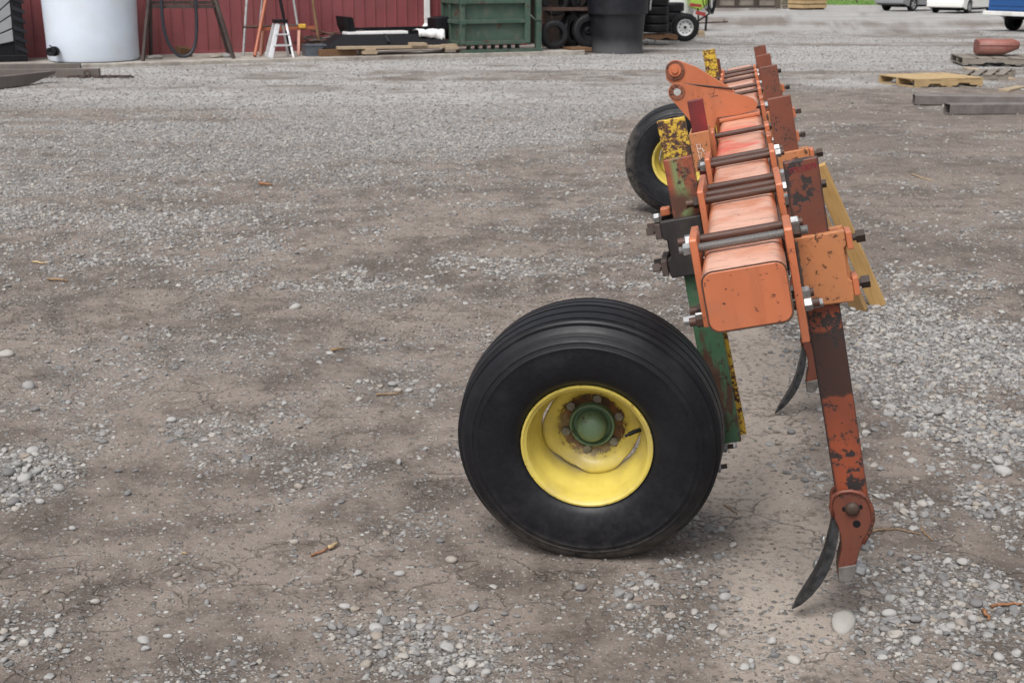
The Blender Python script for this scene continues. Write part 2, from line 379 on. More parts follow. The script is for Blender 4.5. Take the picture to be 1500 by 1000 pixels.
# ------------------------------------------------------------------ loose gravel
def stone_material(name, stops, kind='inst'):
    t = NT(name); oi = t.n('ShaderNodeObjectInfo'); c = t.ramp(oi.outputs['Random'], stops)
    a = t.noise(45, 4, .6); b = t.noise(160, 3, .7)
    c = t.mix(t.ss(a, .35, .7), c, t.mix(1.0, c, (.72, .70, .68), 'MULTIPLY')); c = t.mix(t.ma('MULTIPLY', t.ss(b, .55, .7), .3), c, (.45, .44, .42))
    t.bump(b, .3, .001)
    return t.out(c, .8, 0, .3)
SG = [(0, (.15, .148, .15)), (.25, (.215, .214, .215)), (.5, (.285, .284, .282)), (.72, (.37, .367, .36)), (.85, (.27, .235, .20)), (.93, (.40, .39, .37)), (1, (.20, .16, .135))]
M['stone'] = stone_material('stone', SG)
M['grit'] = stone_material('grit', [(0, (.10, .085, .074)), (.35, (.125, .108, .095)), (.7, (.18, .165, .15)), (.9, (.28, .265, .25)), (1, (.38, .37, .35))])
def scatter(n, y0, y1, dens, size, sig, smin, smax, power=1.0, ygeo=True):
    """candidate points in the wedge in front of the camera, kept by the gravel map"""
    y = np.exp(NR.uniform(math.log(y0), math.log(y1), n * 6)) if ygeo else NR.uniform(y0, y1, n * 6)
    x = NR.uniform(-1, 1, n * 6) * (.43 * y + .35)
    keep = NR.uniform(0, 1, n * 6) < dens(x, y) ** power
    x = x[keep][:n]; y = y[keep][:n]
    s = np.clip(size * np.exp(NR.normal(0, sig, len(x))), smin, smax)
    return x, y, s
def gn_stones(name, sets, mat, label):
    x = np.concatenate([a[0] for a in sets]); y = np.concatenate([a[1] for a in sets]); s = np.concatenate([a[2] for a in sets]); n = len(x)
    flat = NR.uniform(.36, .72, n); el = NR.uniform(.68, 1.0, n)
    sc = np.stack([s, s * el, s * flat], -1) * .5
    z = gh(x, y) + sc[:, 2] * NR.uniform(-.1, .6, n)
    me = bpy.data.meshes.new(name); me.vertices.add(n); me.vertices.foreach_set('co', np.stack([x, y, z], -1).astype(np.float32).ravel())
    rot = np.stack([NR.normal(0, .22, n), NR.normal(0, .22, n), NR.uniform(0, 6.28, n)], -1)
    for nm, d in (('rot', rot), ('scl', sc)):
        a = me.attributes.new(nm, 'FLOAT_VECTOR', 'POINT'); a.data.foreach_set('vector', d.astype(np.float32).ravel())
    a = me.attributes.new('vid', 'INT', 'POINT'); a.data.foreach_set('value', NR.integers(0, 6, n).astype(np.int32))
    me.materials.append(mat); me.update()
    o = tag(link(name, me), label, 'gravel', kind='stuff')
    g = bpy.data.node_groups.new(name, 'GeometryNodeTree'); g.interface.new_socket('Geometry', in_out='INPUT', socket_type='NodeSocketGeometry'); g.interface.new_socket('Geometry', in_out='OUTPUT', socket_type='NodeSocketGeometry')
    N = g.nodes; Lk = g.links.new; gi = N.new('NodeGroupInput'); go = N.new('NodeGroupOutput')
    jn = N.new('GeometryNodeJoinGeometry'); outs = []
    for k in range(6):
        ico = N.new('GeometryNodeMeshIcoSphere'); ico.inputs['Radius'].default_value = 1; ico.inputs['Subdivisions'].default_value = 2
        nz = N.new('ShaderNodeTexNoise'); nz.noise_dimensions = '4D'; nz.inputs['W'].default_value = k * 3.7; nz.inputs['Scale'].default_value = .95; nz.inputs['Detail'].default_value = 2.5
        sb = N.new('ShaderNodeVectorMath'); sb.operation = 'SUBTRACT'; Lk(nz.outputs['Color'], sb.inputs[0]); sb.inputs[1].default_value = (.5, .5, .5)
        mu = N.new('ShaderNodeVectorMath'); mu.operation = 'SCALE'; Lk(sb.outputs[0], mu.inputs[0]); mu.inputs['Scale'].default_value = 2.0
        sp = N.new('GeometryNodeSetPosition'); Lk(ico.outputs['Mesh'], sp.inputs['Geometry']); Lk(mu.outputs[0], sp.inputs['Offset'])
        sm = N.new('GeometryNodeSetShadeSmooth'); sm.inputs['Shade Smooth'].default_value = k % 2 == 0; Lk(sp.outputs[0], sm.inputs[0])
        mt = N.new('GeometryNodeSetMaterial'); Lk(sm.outputs[0], mt.inputs[0]); mt.inputs['Material'].default_value = mat
        gt = N.new('GeometryNodeGeometryToInstance'); Lk(mt.outputs[0], gt.inputs[0]); outs.append(gt.outputs[0])
    for q in outs: Lk(q, jn.inputs[0])
    def na(nm, ty):
        x_ = N.new('GeometryNodeInputNamedAttribute'); x_.data_type = ty; x_.inputs['Name'].default_value = nm; return x_.outputs[0]
    ip = N.new('GeometryNodeInstanceOnPoints'); mp = N.new('GeometryNodeMeshToPoints'); Lk(gi.outputs[0], mp.inputs[0]); Lk(mp.outputs[0], ip.inputs['Points']); Lk(jn.outputs[0], ip.inputs['Instance'])
    ip.inputs['Pick Instance'].default_value = True; Lk(na('vid', 'INT'), ip.inputs['Instance Index'])
    er = N.new('FunctionNodeEulerToRotation'); Lk(na('rot', 'FLOAT_VECTOR'), er.inputs[0]); Lk(er.outputs[0], ip.inputs['Rotation']); Lk(na('scl', 'FLOAT_VECTOR'), ip.inputs['Scale'])
    Lk(ip.outputs[0], go.inputs[0])
    m = o.modifiers.new('stones', 'NODES'); m.node_group = g
    return o
gl = lambda x, y: gravel(x, y)
gsp = lambda x, y: (.25 + .75 * gravel(x, y)) * (1 - .8 * drystrip(x, y))
bed = lambda x, y: gravel(x, y) * ((x * BU.y - y * BU.x) > .18)
gn_stones('gravel', [scatter(9000, 3.9, 7.4, bed, .0185, .38, .009, .040, 1.0), scatter(11500, 2.4, 9, gl, .0145, .42, .007, .040, 1.55), scatter(46000, 7, 17, gl, .0175, .40, .009, .042, 1.2), scatter(75000, 13, 46, gl, .021, .35, .012, .045, 1.1)], M['stone'],
          'loose grey gravel strewn over the mud of the yard')
gn_stones('grit', [scatter(36000, 2.4, 8, gsp, .0060, .35, .003, .013, 1.0), scatter(30000, 6, 13, gsp, .0095, .3, .005, .018, 1.0)], M['grit'], 'fine brown grit and chips bedded in the mud')

# single stones, each its own object
def stone_mesh(seed, mat, name='stone'):
    r = random.Random(seed); bm = bmesh.new(); bmesh.ops.create_icosphere(bm, subdivisions=2, radius=1)
    ph = [Vector((r.uniform(-1, 1), r.uniform(-1, 1), r.uniform(-1, 1))).normalized() for _ in range(7)]; am = [r.uniform(-.26, .2) for _ in range(7)]
    for v in bm.verts:
        d = v.co.normalized(); s = 1
        for p, a in zip(ph, am): s += a * max(0, d.dot(p)) ** 2 * 1.5
        v.co = d * s
    me = bpy.data.meshes.new(name); bm.to_mesh(me); bm.free(); me.materials.append(mat); me.polygons.foreach_set('use_smooth', [True] * len(me.polygons)); return me
def zone(x, y):
    d = x * BU.y - y * BU.x                 # metres right of the implement's beam
    if d > .25: w = 'in the gravel bed below the leaning boards' if y > 4.1 else ('by the chisel point and the pale oval stone' if y < 3.5 else 'beside the front shank')
    elif d > -.35: w = 'on the pale dry strip under the toolbar' if y > 3.3 else 'just before the chisel point'
    elif d > -1.2: w = 'close round the black tyre' if y < 4.4 else 'on the mud behind the near tyre'
    else: w = 'on the cracked mud far from the implement' if y < 4.6 else ('on the damp mud by the brown twigs' if y < 6.5 else 'at the edge of the thick pale gravel')
    return 'grey stone bigger than the gravel ' + w
SM = [stone_mesh(i, M['stone']) for i in range(8)]
def put_stone(px, py, w, h=None, label=None, mat=None, rz=None, group='larger stones lying loose on the yard', me=None, flat=.6):
    P = gpix(px, py); d = math.hypot(P.x, P.y, P.z - HC); s = w * d / FPX / 2
    e = 1.0 if h is None else min(1.0, max(.5, (h / w) / max(.25, abs(ray(px, py).normalized().z) + .35)))
    me = me or SM[rng.randrange(8)]
    o = link('stone', me, None, (P.x, P.y, gh1(P.x, P.y) + s * flat * .45), (rng.uniform(-.15, .15), rng.uniform(-.15, .15), rng.uniform(0, 6.28) if rz is None else rz), (s, s * e * rng.uniform(.85, 1), s * flat))
    tag(o, label or zone(P.x, P.y), 'stone', group)
    return o
M['palestone'] = plain('palestone', (.31, .30, .28), .85, 0, .3, 90, .5, dirt=((.33, .30, .26), .5), dsc=9)
me_big = stone_mesh(77, M['palestone']); me_big2 = stone_mesh(79, M['palestone'])
o = put_stone(1233, 918, 44, 38, 'pale oval speckled stone beside the black chisel point', rz=.95, group=None, me=me_big, flat=.5); o.scale = (.060, .035, .024); o.rotation_euler = (.15, -.25, R_(62))
put_stone(9, 523, 26, 18, 'smooth cream white stone lying alone on brown mud', rz=.2, group=None, me=me_big2)
BIG = [(432, 450, 17), (43, 569, 21), (88, 715, 20), (661, 820, 20), (850, 864, 20), (211, 553, 13), (347, 462, 12), (655, 400, 10), (693, 397, 13), (560, 497, 12), (575, 561, 14), (583, 570, 13), (107, 772, 12), (251, 615, 14),
       (67, 866, 12), (645, 795, 14), (552, 920, 22), (517, 925, 24), (505, 888, 18), (564, 908, 22), (612, 958, 16), (342, 988, 12), (665, 980, 20), (585, 837, 16), (678, 958, 12), (1063, 876, 18), (1046, 891, 14), (1082, 880, 12), (1074, 802, 14),
       (1302, 905, 20), (1305, 913, 18), (1383, 928, 18), (1327, 912, 16), (1283, 933, 16), (1290, 964, 22), (1163, 972, 20), (1103, 977, 14), (1462, 683, 22), (1468, 697, 26), (1350, 743, 18), (1447, 762, 16), (1272, 797, 16), (1408, 830, 18), (1343, 822, 16), (1455, 863, 22), (1482, 810, 14), (1450, 920, 16), (1430, 888, 20), (1462, 968, 20), (1403, 983, 20),
       (1372, 608, 22), (1305, 597, 18), (1283, 592, 14), (1302, 608, 16), (1340, 630, 16), (1296, 625, 16), (1467, 458, 12), (1443, 472, 13), (1440, 482, 14), (1249, 455, 12), (1245, 478, 12), (1158, 636, 14), (1190, 694, 12), (1180, 706, 12), (1028, 770, 12), (1020, 762, 12), (1048, 782, 12), (977, 786, 14), (15, 690, 24), (35, 700, 22), (55, 690, 20), (48, 660, 18), (25, 680, 18), (20, 735, 18), (60, 735, 14), (110, 790, 10), (920, 395, 8), (1062, 648, 14), (1074, 655, 14)]
for px, py, w in BIG: put_stone(px, py, w, w * .7)
k = 0
while k < 190:
    y = math.exp(rng.uniform(math.log(2.55), math.log(8.5))); x = rng.uniform(-1, 1) * .4 * y
    if rng.random() >  .04 + .96 * float(gravel(np.array([x]), np.array([y]))[0]): continue
    s = rng.uniform(.009, .017); k += 1
    o = link('stone', SM[rng.randrange(8)], None, (x, y, gh1(x, y) + s * .3), (rng.uniform(-.2, .2), rng.uniform(-.2, .2), rng.uniform(0, 6.28)), (s, s * rng.uniform(.65, 1), s * rng.uniform(.45, .75)))
    tag(o, zone(x, y), 'stone', 'larger stones lying loose on the yard')
M['twig'] = plain('twig', (.22, .14, .075), .8, 0, .35, 60, .4); M['straw'] = plain('straw', (.42, .31, .17), .8, 0, .3, 60, .3); M['bark'] = plain('bark', (.25, .115, .055), .85, 0, .35, 60, .4)
def twig(pix, r, m, label, cat='twig', group=None):
    pts = []
    for px, py in pix:
        P = gpix(px, py); pts.append(Vector((P.x, P.y, gh1(P.x, P.y) + r * 1.3)))
    q = []
    for a, b in zip(pts, pts[1:]):
        for i in range(4): q.append(a.lerp(b, i / 4) + Vector((rng.uniform(-1, 1), rng.uniform(-1, 1), rng.uniform(0, 1))) * r * .8)
    q.append(pts[-1]); c = q[0].copy(); q = [p - c for p in q]
    o = MB().tube(q, r, 6, rs=[r * (1 - .5 * i / len(q)) for i in range(len(q))]).build('twig', m, None, True); o.location = c
    return tag(o, label, cat, group)
twig([(1266, 788), (1285, 780), (1310, 778), (1348, 785)], .0035, M['twig'], 'thin brown forked twig on the mud behind the chisel point')
twig([(1348, 776), (1356, 785), (1366, 793)], .003, M['twig'], 'short brown twig lying across the end of a longer one')
twig([(1450, 893), (1480, 890), (1498, 889)], .005, M['bark'], 'reddish bark strip among the gravel')
twig([(1440, 898), (1446, 908), (1449, 912)], .006, M['bark'], 'short reddish bark chip leaning on pebbles')
twig([(455, 812), (475, 806), (492, 800)], .004, M['bark'], 'thin orange straw beside a pale wood chip')
twig([(483, 804), (495, 799)], .007, M['straw'], 'pale wood chip on the cracked mud', 'wood chip')
twig([(70, 410), (100, 412)], .008, M['twig'], 'dark brown stick on the mud by a yellowish straw')
twig([(47, 386), (62, 387), (72, 386)], .006, M['straw'], 'yellowish straw stalk lying on dark gravelly mud', 'straw')
twig([(380, 273), (398, 274)], .014, M['bark'], 'short brown stick lying on the grey gravel')
twig([(485, 514), (505, 512)], .008, M['twig'], 'stub of brown stick lying among pebbles')
twig([(552, 578), (575, 577), (590, 575)], .005, M['twig'], 'brown twig next to two grey stones')
twig([(265, 808), (275, 809)], .003, M['straw'], 'tiny straw bit on the bare mud', 'straw')
twig([(1335, 257), (1352, 263), (1368, 265)], .006, M['straw'], 'thin pale stalk curving on the brown mud', 'straw')
twig([(1060, 742), (1070, 748), (1080, 756)], .003, M['twig'], 'dark hooked twig near the tyre')

# ================================================================== THE IMPLEMENT: ripper toolbar on gauge wheels
IX = Vector((0.96549549, -0.15686562, 0.20787408)); IY = Vector((0.16305033, 0.98653407, -0.01284952)); IZ = IX.cross(IY)
IO = Vector((0.05108553, -0.00818448, 1.02740708))       # beam axis at s = 0; v across, s along the beam, w square to its top
OFF = Vector((0, -6, .95))
IM = Matrix((IX, IY, IZ)).transposed().to_4x4(); IM.translation = IO + IY * 6 - IZ * .95
def Lp(px, py, s):
    r = ray(px, py); o = Vector((0, 0, HC)) - IO; t = (s - o.dot(IY)) / r.dot(IY); P = o + r * t
    return P.dot(IX), P.dot(IZ)
def wl(P):                                                # world point -> implement coordinates
    d = Vector(P) - IO; return Vector((d.dot(IX), d.dot(IY), d.dot(IZ)))
imp = tag(empty('ripper_toolbar'), 'orange and rust coloured ripper toolbar with tall shanks standing on two yellow rimmed wheels', 'farm implement')
imp.matrix_world = IM
ORANGE = (.47, .135, .055); ORANGE2 = (.40, .12, .052)
def bar_material():
    t = NT('beam_paint'); t.obj(False); x, y, z = t.sep(t._raw)
    big = t.noise(2.2, 4); f1 = t.noise(11, 6, .7); f2 = t.noise(75, 4, .75); scr = t.noise(26, 4, .7, t.mapv(t._raw, (.5, 6, 1)))
    col = t.mix(t.ss(big, .35, .7), (.50, .155, .066), (.42, .125, .052))
    top_sheen = t.ma('MULTIPLY', t.ss(z, 1.012, 1.021), t.ss(t.noise(6, 4), .25, .6)); col = t.mix(t.ma('MULTIPLY', top_sheen, .8), col, (.70, .42, .32))  # sky sheen put into the colour of the top face as paler pink
    spray = t.ma('MULTIPLY', t.ss(t.ma('ABSOLUTE', t.ma('ADD', y, .55)), .75, .25), t.ss(t.ma('ADD', t.noise(5, 3), t.ma('MULTIPLY', x, -1.2)), .44, .62)); col = t.mix(t.ma('MULTIPLY', spray, .85), col, (.62, .07, .04))
    edge = t.ma('MULTIPLY', t.ss(t.ma('ABSOLUTE', x), .055, .088), t.ss(t.noise(14, 5, .7, t.mapv(t._raw, (1, .6, 1))), .44, .62))
    col = t.mix(t.ma('MULTIPLY', edge, .5), col, (.20, .15, .13))
    col = t.mix(t.ma('MULTIPLY', t.ss(scr, .585, .63), .8), col, (.13, .05, .03))
    chip = t.ss(t.ma('ADD', t.ma('MULTIPLY', f1, .35), t.ma('MULTIPLY', f2, .65)), .60, .64)
    col = t.mix(chip, col, (.10, .04, .022)); t.bump(t.ma('SUBTRACT', t.ma('MULTIPLY', f2, .3), chip), .25, .001)
    return t.out(col, t.mix(chip, (.36,) * 3, (.8,) * 3), 0, .6)
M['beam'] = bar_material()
M['orange'] = paint('orange', (.46, .140, .062), (.38, .115, .050), .568, 34, .22, .42)
M['orangetan'] = paint('orangetan', (.44, .165, .065), (.34, .15, .06), .55, 40, .25, .5)
M['redbrown'] = paint('redbrown', (.165, .048, .027), (.12, .038, .023), .54, 12, .10, .48, rust=(.05, .022, .016))
def shank_material():
    t = NT('near_shank_paint'); t.obj(False); x, y, z = t.sep(t._raw); w = t.ma('SUBTRACT', z, .95)
    n = t.noise(9, 5, .7); nf = t.noise(34, 5, .7); nx = t.noise(5, 3)
    wd = t.ma('ADD', w, t.ma('MULTIPLY', t.ma('SUBTRACT', nf, .5), .035))
    up = t.mix(t.ss(nx, .4, .65), (.115, .038, .024), (.145, .044, .026))
    lo = t.mix(t.ss(nx, .4, .65), (.27, .062, .027), (.18, .046, .024))
    col = t.mix(t.ss(wd, -.10, -.02), lo, up)
    band = t.ma('MULTIPLY', t.ss(wd, -.395, -.385), t.ss(wd, -.205, -.215)); col = t.mix(t.ma('MULTIPLY', band, .93), col, (.030, .018, .016))
    blot = t.ss(t.ma('ADD', t.ma('MULTIPLY', n, .6), t.ma('MULTIPLY', nf, .4)), .515, .55); col = t.mix(blot, col, (.022, .017, .017))
    ed = t.ma('MULTIPLY', t.ss(t.ma('ABSOLUTE', t.ma('SUBTRACT', x, .169)), .034, .042), t.ss(n, .30, .48)); col = t.mix(t.ma('MULTIPLY', ed, .9), col, (.02, .016, .016))
    t.bump(t.ma('SUBTRACT', t.ma('MULTIPLY', nf, .4), blot), .3, .001)
    return t.out(col, t.mix(blot, (.44,) * 3, (.6,) * 3), 0, .5)
M['shank1'] = shank_material()
def post_material():
    t = NT('green_post_paint'); t.obj(False); x, y, z = t.sep(t._raw); w = t.ma('SUBTRACT', z, .95); n = t.noise(10, 5, .7); nf = t.noise(42, 5, .75); ns = t.noise(14, 4, .7, t.mapv(t._raw, (1, 1, .22)))
    gr = t.mix(t.ss(n, .35, .7), (.034, .095, .048), (.05, .115, .06))
    red = t.mix(t.ss(nf, .42, .66), (.24, .06, .03), (.085, .033, .022))
    cen = t.ss(t.ma('ABSOLUTE', t.ma('ADD', x, .163)), .030, .010); top = t.mix(t.ma('MULTIPLY', cen, t.ss(ns, .44, .54)), red, (.15, .20, .085)); top = t.mix(t.ss(nf, .56, .62), top, (.035, .02, .017))
    top = t.mix(t.ma('MULTIPLY', t.ss(w, .15, .10), t.ss(n, .38, .55)), top, (.075, .03, .02))
    low = t.mix(t.ss(ns, .50, .57), gr, (.06, .028, .018)); low = t.mix(t.ss(nf, .56, .61), low, (.03, .018, .014)); low = t.mix(t.ma('MULTIPLY', t.ss(t.noise(5, 5, .7), .45, .7), .45), low, (.11, .10, .075))
    col = t.mix(t.ss(w, .02, .06), low, top); t.bump(nf, .3, .001); return t.out(col, .5, 0, .5)
M['post1'] = post_material()
M['yellowpost'] = paint('yellowpost', (.56, .38, .03), (.50, .32, .03), .485, 34, .15, .5, rust=(.15, .055, .02), fine=90)
M['redpost'] = paint('redpost', (.24, .018, .020), (.055, .016, .016), .56, 10, .1, .5, rust=(.03, .014, .013))
M['point'] = plain('point', (.06, .063, .07), .42, .7, .5, 40, .4, dirt=((.14, .135, .13), .6), dsc=60)
M['footred'] = paint('footred', (.165, .046, .027), (.11, .036, .024), .515, 14, .15, .45, rust=(.045, .02, .016))
M['castgrey'] = plain('castgrey', (.16, .15, .14), .6, .4, .3, 30, .2)

def rrect(a, b, r, n=5):
    p = []
    for cx, cy, t0 in ((a - r, b - r, 0), (-a + r, b - r, 90), (-a + r, -b + r, 180), (a - r, -b + r, 270)):
        for i in range(n + 1): t = R_(t0 + 90 * i / n); p.append((cx + r * math.cos(t), cy + r * math.sin(t)))
    return p
S0, S1 = 2.905, 10.32
mb = MB(); rr = rrect(.0955, .0715, .026, 7); n_ = len(rr); NS = 60
vs = [(p[0], S0 + (S1 - S0) * i / NS, p[1]) for i in range(NS + 1) for p in rr]
mb.add(vs, [(i * n_ + k, (i + 1) * n_ + k, (i + 1) * n_ + (k + 1) % n_, i * n_ + (k + 1) % n_) for i in range(NS) for k in range(n_)])
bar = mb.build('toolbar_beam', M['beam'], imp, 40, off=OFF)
for s, d in ((S0, -1), (S1, 1)):                          # welded end caps with a darker weld bead round them
    c = MB(); c.prism(rrect(.0925, .0685, .024), s - .004 if d < 0 else s, s if d < 0 else s + .004); c.build('end_cap', M['orange'], bar, 40, bevel=.002, off=OFF)
    pts = [Vector((p[0], s + d * .001, p[1])) for p in rrect(.0945, .0705, .0255)]
    MB().tube(pts + [pts[0]], .0018, 6).build('weld_bead', M['rust'], bar, True, off=OFF)
def arm(v, s, w): return Vector((v, s, w)) + OFF
# fasteners as shared meshes
def hexm(name, r, h, mat, chamf=.12):
    m = MB(); m.lathe([(0, 0), (0, r), (h * (1 - chamf), r), (h, r * .86), (h, 0)], 6, 'x'); return m.mesh(name, mat)
NUT = hexm('nut', .0165, .019, M['zinc']); NUTD = hexm('nut', .0165, .018, M['darksteel']); NUTS = hexm('nut', .015, .016, M['zinc'])
sq = MB(); sq.box(0, .022, -.011, .011, -.011, .011); sq.lathe([(-.05, 0), (-.05, .0095), (0, .0095)], 10, 'x'); SQB = sq.mesh('set_screw', M['darksteel'])
rodm = MB(); rodm.lathe([(-.5, 0), (-.5, 1), (.5, 1), (.5, 0)], 12, 'x'); ROD = rodm.mesh('rod', M['rod'], 40)
th = MB(); pr = [(-.5, 0)]
for i in range(90): a = -.5 + i / 90; pr += [(a, 1.0), (a + .5 / 90, .86)]
th.lathe(pr + [(.5, 0)], 12, 'x'); THR = th.mesh('rod', M['thread'], 40)
def rodset(s_list, a, b, parent, silver=(), under=True, vl=-.145, vr=.150, seed=0):
    """clamp rods over and under the beam with a nut at each end"""
    r = random.Random(seed)
    for k, s in enumerate(s_list):
        for w in ((.0885, -.0885) if under else (.0885,)):
            l, q = vl - r.uniform(0, .012), vr + r.uniform(0, .01)
            link('clamp_rod', THR if (s in silver and w > 0) else ROD, parent, arm((l + q) / 2, s, w), scale=(q - l, .0112, .0112))
            link('nut', NUT if r.random() < .6 else NUTD, parent, arm(.1225, s, w), (r.uniform(0, 1), 0, 0))
            link('nut', NUT if (r.random() < .7) else NUTD, parent, arm(-.1185, s, w), (r.uniform(0, 1), 0, math.pi))
def plate(name, v0, v1, s0, s1, w0, w1, mat, parent, notch=0):
    m = MB(); m.prism([(s0, w0), (s1, w0), (s1, w1 - notch), (s1 - notch, w1), (s0 + notch, w1), (s0, w1 - notch)], v0, v1, 'x'); return m.build(name, mat, parent, bevel=.0025, off=OFF)
def bracket(s0, s1, rods, silver=(), left=True, right=True, lw=(-.13, .118), rw=(-.15, .106), seed=0):
    """a pair of clamp plates, one on each side of the beam, tied by rods"""
    r = random.Random(seed + 50)
    pl = plate('clamp_plate', .1025, .1215, s0, s1, rw[0], rw[1], M['orange'], imp, .006)
    if left: plate('clamp_plate', -.1185, -.1005, s0, s1, lw[0], lw[1], M['orange'], imp, .006)
    rodset(rods, 0, 0, imp, silver, seed=seed)
# ------------------------------------------------------------------ shanks on the right
def shank(s, top, mat, box=True, full=True, v0=.1265, v1=.2115, label=None, bot=None, boxmat='orangetan'):
    t = .0175; wb = -.712 if bot is None else bot
    sh = MB(); sh.prism([(v0, wb), (v1 - .004, wb + .012), (v1, top), (v0, top)], s - t, s + t)
    sk = sh.build('shank', mat, imp, bevel=.003, off=OFF)
    if label: sk['label'] = label
    # foot casting, cheek plate with flared rim, pivot bolt
    K = [(.113, -.662), (.120, -.648), (.140, -.640), (.165, -.641), (.188, -.650), (.204, -.668), (.211, -.695), (.210, -.728), (.197, -.760), (.176, -.790), (.162, -.815), (.150, -.848), (.140, -.872), (.118, -.874), (.098, -.868), (.106, -.835), (.119, -.800), (.122, -.765), (.119, -.735), (.111, -.705), (.109, -.680)]
    ft = MB(); ft.prism(K, s - .034, s - .019); f = ft.build('foot_bracket', M['footred'], sk, bevel=.004, off=OFF)
    rim = [Vector((v, s - .034, w)) for v, w in K[:10]] ; rim = [Vector((K[19][0], s - .032, K[19][1])), Vector((K[20][0], s - .033, K[20][1]))] + rim
    MB().tube(rim, .0055, 8).build('bracket_lip', M['footred'], sk, True, off=OFF)
    ft = MB(); ft.prism(K[7:19], s - .0185, s + .019); ft.build('foot_core', M['footred'], sk, bevel=.003, off=OFF)
    ft = MB(); ft.prism(K, s + .0195, s + .034); ft.build('foot_bracket', M['footred'], sk, bevel=.004, off=OFF)
    c = MB(); c.prism([(.103, -.848), (.152, -.846), (.141, -.880), (.127, -.895), (.098, -.893)], s - .0352, s + .0352); c.build('foot_heel', M['castgrey'], sk, bevel=.003, off=OFF)
    c = MB(); c.lathe([(-.034 - .0135, 0), (-.034 - .0125, .009), (-.034 - .009, .0165), (-.034, .0195), (-.030, .0195)], 20, 'y', (.162, s, -.690)); c.build('pivot_bolt', M['darksteel'], sk, True, off=OFF)
    c = MB(); c.lathe([(-.0355, 0), (-.0355, .010), (-.030, .010)], 14, 'y', (.167, s, -.733)); c.build('bolt_hole', M['black'], sk, 30, off=OFF)
    c = MB(); c.box(.136, .189, s - .0350, s - .030, -.695, -.681); c.build('slot', M['black'], sk, off=OFF, bevel=.003)
    for (a, b) in ((.178, -.806), (.157, -.874)):
        c = MB(); c.lathe([(-.02, 0), (-.02, .017), (.016, .017), (.018, .014), (.018, 0)], 6, 'x'); c.lathe([(.02, 0), (.02, .008), (.03, .008), (.03, 0)], 8, 'x')
        o = c.build('point_bolt', M['zinc'], sk); o.location = arm(a - .004, s, b); o.rotation_euler = (.3, R_(28), 0)
    # curved chisel point: a thin, sprung blade about 5 cm wide
    C = [(.118, -.718), (.110, -.748), (.099, -.782), (.085, -.818), (.067, -.852), (.044, -.886), (.014, -.920), (-.014, -.947), (-.034, -.966)]
    hw = [.024, .027, .029, .030, .030, .029, .025, .018, .004]; tk = [.009, .010, .0115, .012, .012, .0115, .010, .0065, .0012]
    p = MB(); vs = []; m = len(C)
    for i, (a, b) in enumerate(C):
        d = Vector((C[min(i + 1, m - 1)][0] - C[max(i - 1, 0)][0], C[min(i + 1, m - 1)][1] - C[max(i - 1, 0)][1])).normalized(); nx, nz = -d.y, d.x
        for q, z in ((-1, -1), (0, -1.35), (1, -1), (1, 1), (0, .8), (-1, 1)): vs.append((a + nx * tk[i] * z, s + hw[i] * q, b + nz * tk[i] * z))
    fs = [(i * 6 + k, i * 6 + (k + 1) % 6, (i + 1) * 6 + (k + 1) % 6, (i + 1) * 6 + k) for i in range(m - 1) for k in range(6)] + [tuple(range(6)), tuple(range((m - 1) * 6, m * 6))]
    p.add(vs, fs); pt = p.build('chisel_point', M['point'], sk, 50, off=OFF)
    for a, b in ((.0885, -.776), (.0585, -.842)):
        c = MB(); c.lathe([(-.002, .012), (.0015, .012), (.003, .009), (.0035, 0)], 14, 'x'); o = c.build('bolt_head', M['zinc'], sk, 30); o.location = arm(a - .0135, s - .020, b + .0072); o.rotation_euler = (0, math.pi + .47, 0)
    if box:
        b0, b1 = (-.142, .040)
        cm = M[boxmat]; cl = MB(); cl.prism([(.123, b0 + .004), (.244, b0), (.247, b0 + .02), (.247, b0 + .052), (.239, b0 + .060), (.239, b1 - .045), (.246, b1 - .038), (.246, b1), (.123, b1)], s - .040, s - .0185)
        cb = cl.build('shank_clamp', cm, imp, bevel=.003, off=OFF)
        cl = MB(); cl.prism([(.123, b0 + .004), (.244, b0), (.247, b1), (.123, b1)], s + .0195, s + .040); cl.build('back_plate', cm, cb, bevel=.003, off=OFF)
        for w0, w1 in ((b1 - .052, b1 - .006), (b0 + .012, b0 + .060)):
            cl = MB(); cl.box(.2475, .263, s - .036, s + .036, w0, w1); cl.build('boss', M['orange'], cb, bevel=.003, off=OFF)
            link('set_screw', SQB, cb, arm(.268 + rng.uniform(0, .006), s, (w0 + w1) / 2), (rng.uniform(0, .7), 0, 0))
        cl = MB(); cl.box(.214, .246, s - .0165, s + .0175, b0 + .008, b1 - .006); cl.build('spacer', cm, cb, off=OFF)
        pts = [Vector((.1265 + rng.uniform(-.002, .002), s - .041, b0 + .008 + (b1 - b0 - .016) * i / 14)) for i in range(15)]
        MB().tube(pts, .005, 6).build('weld_bead', M['rust'], cb, True, off=OFF)
    return sk
SH = [3.325, 5.03, 6.72, 8.32, 9.92]
sk1 = shank(SH[0], .227, M['shank1'], label='front shank with a dark brown band across its red paint and a stock number')
for s, tp, mt in ((SH[1], .242, 'redbrown'), (SH[2], .256, 'redbrown'), (SH[3], .230, 'redbrown'), (SH[4], .212, 'redbrown')): shank(s, tp, M[mt])
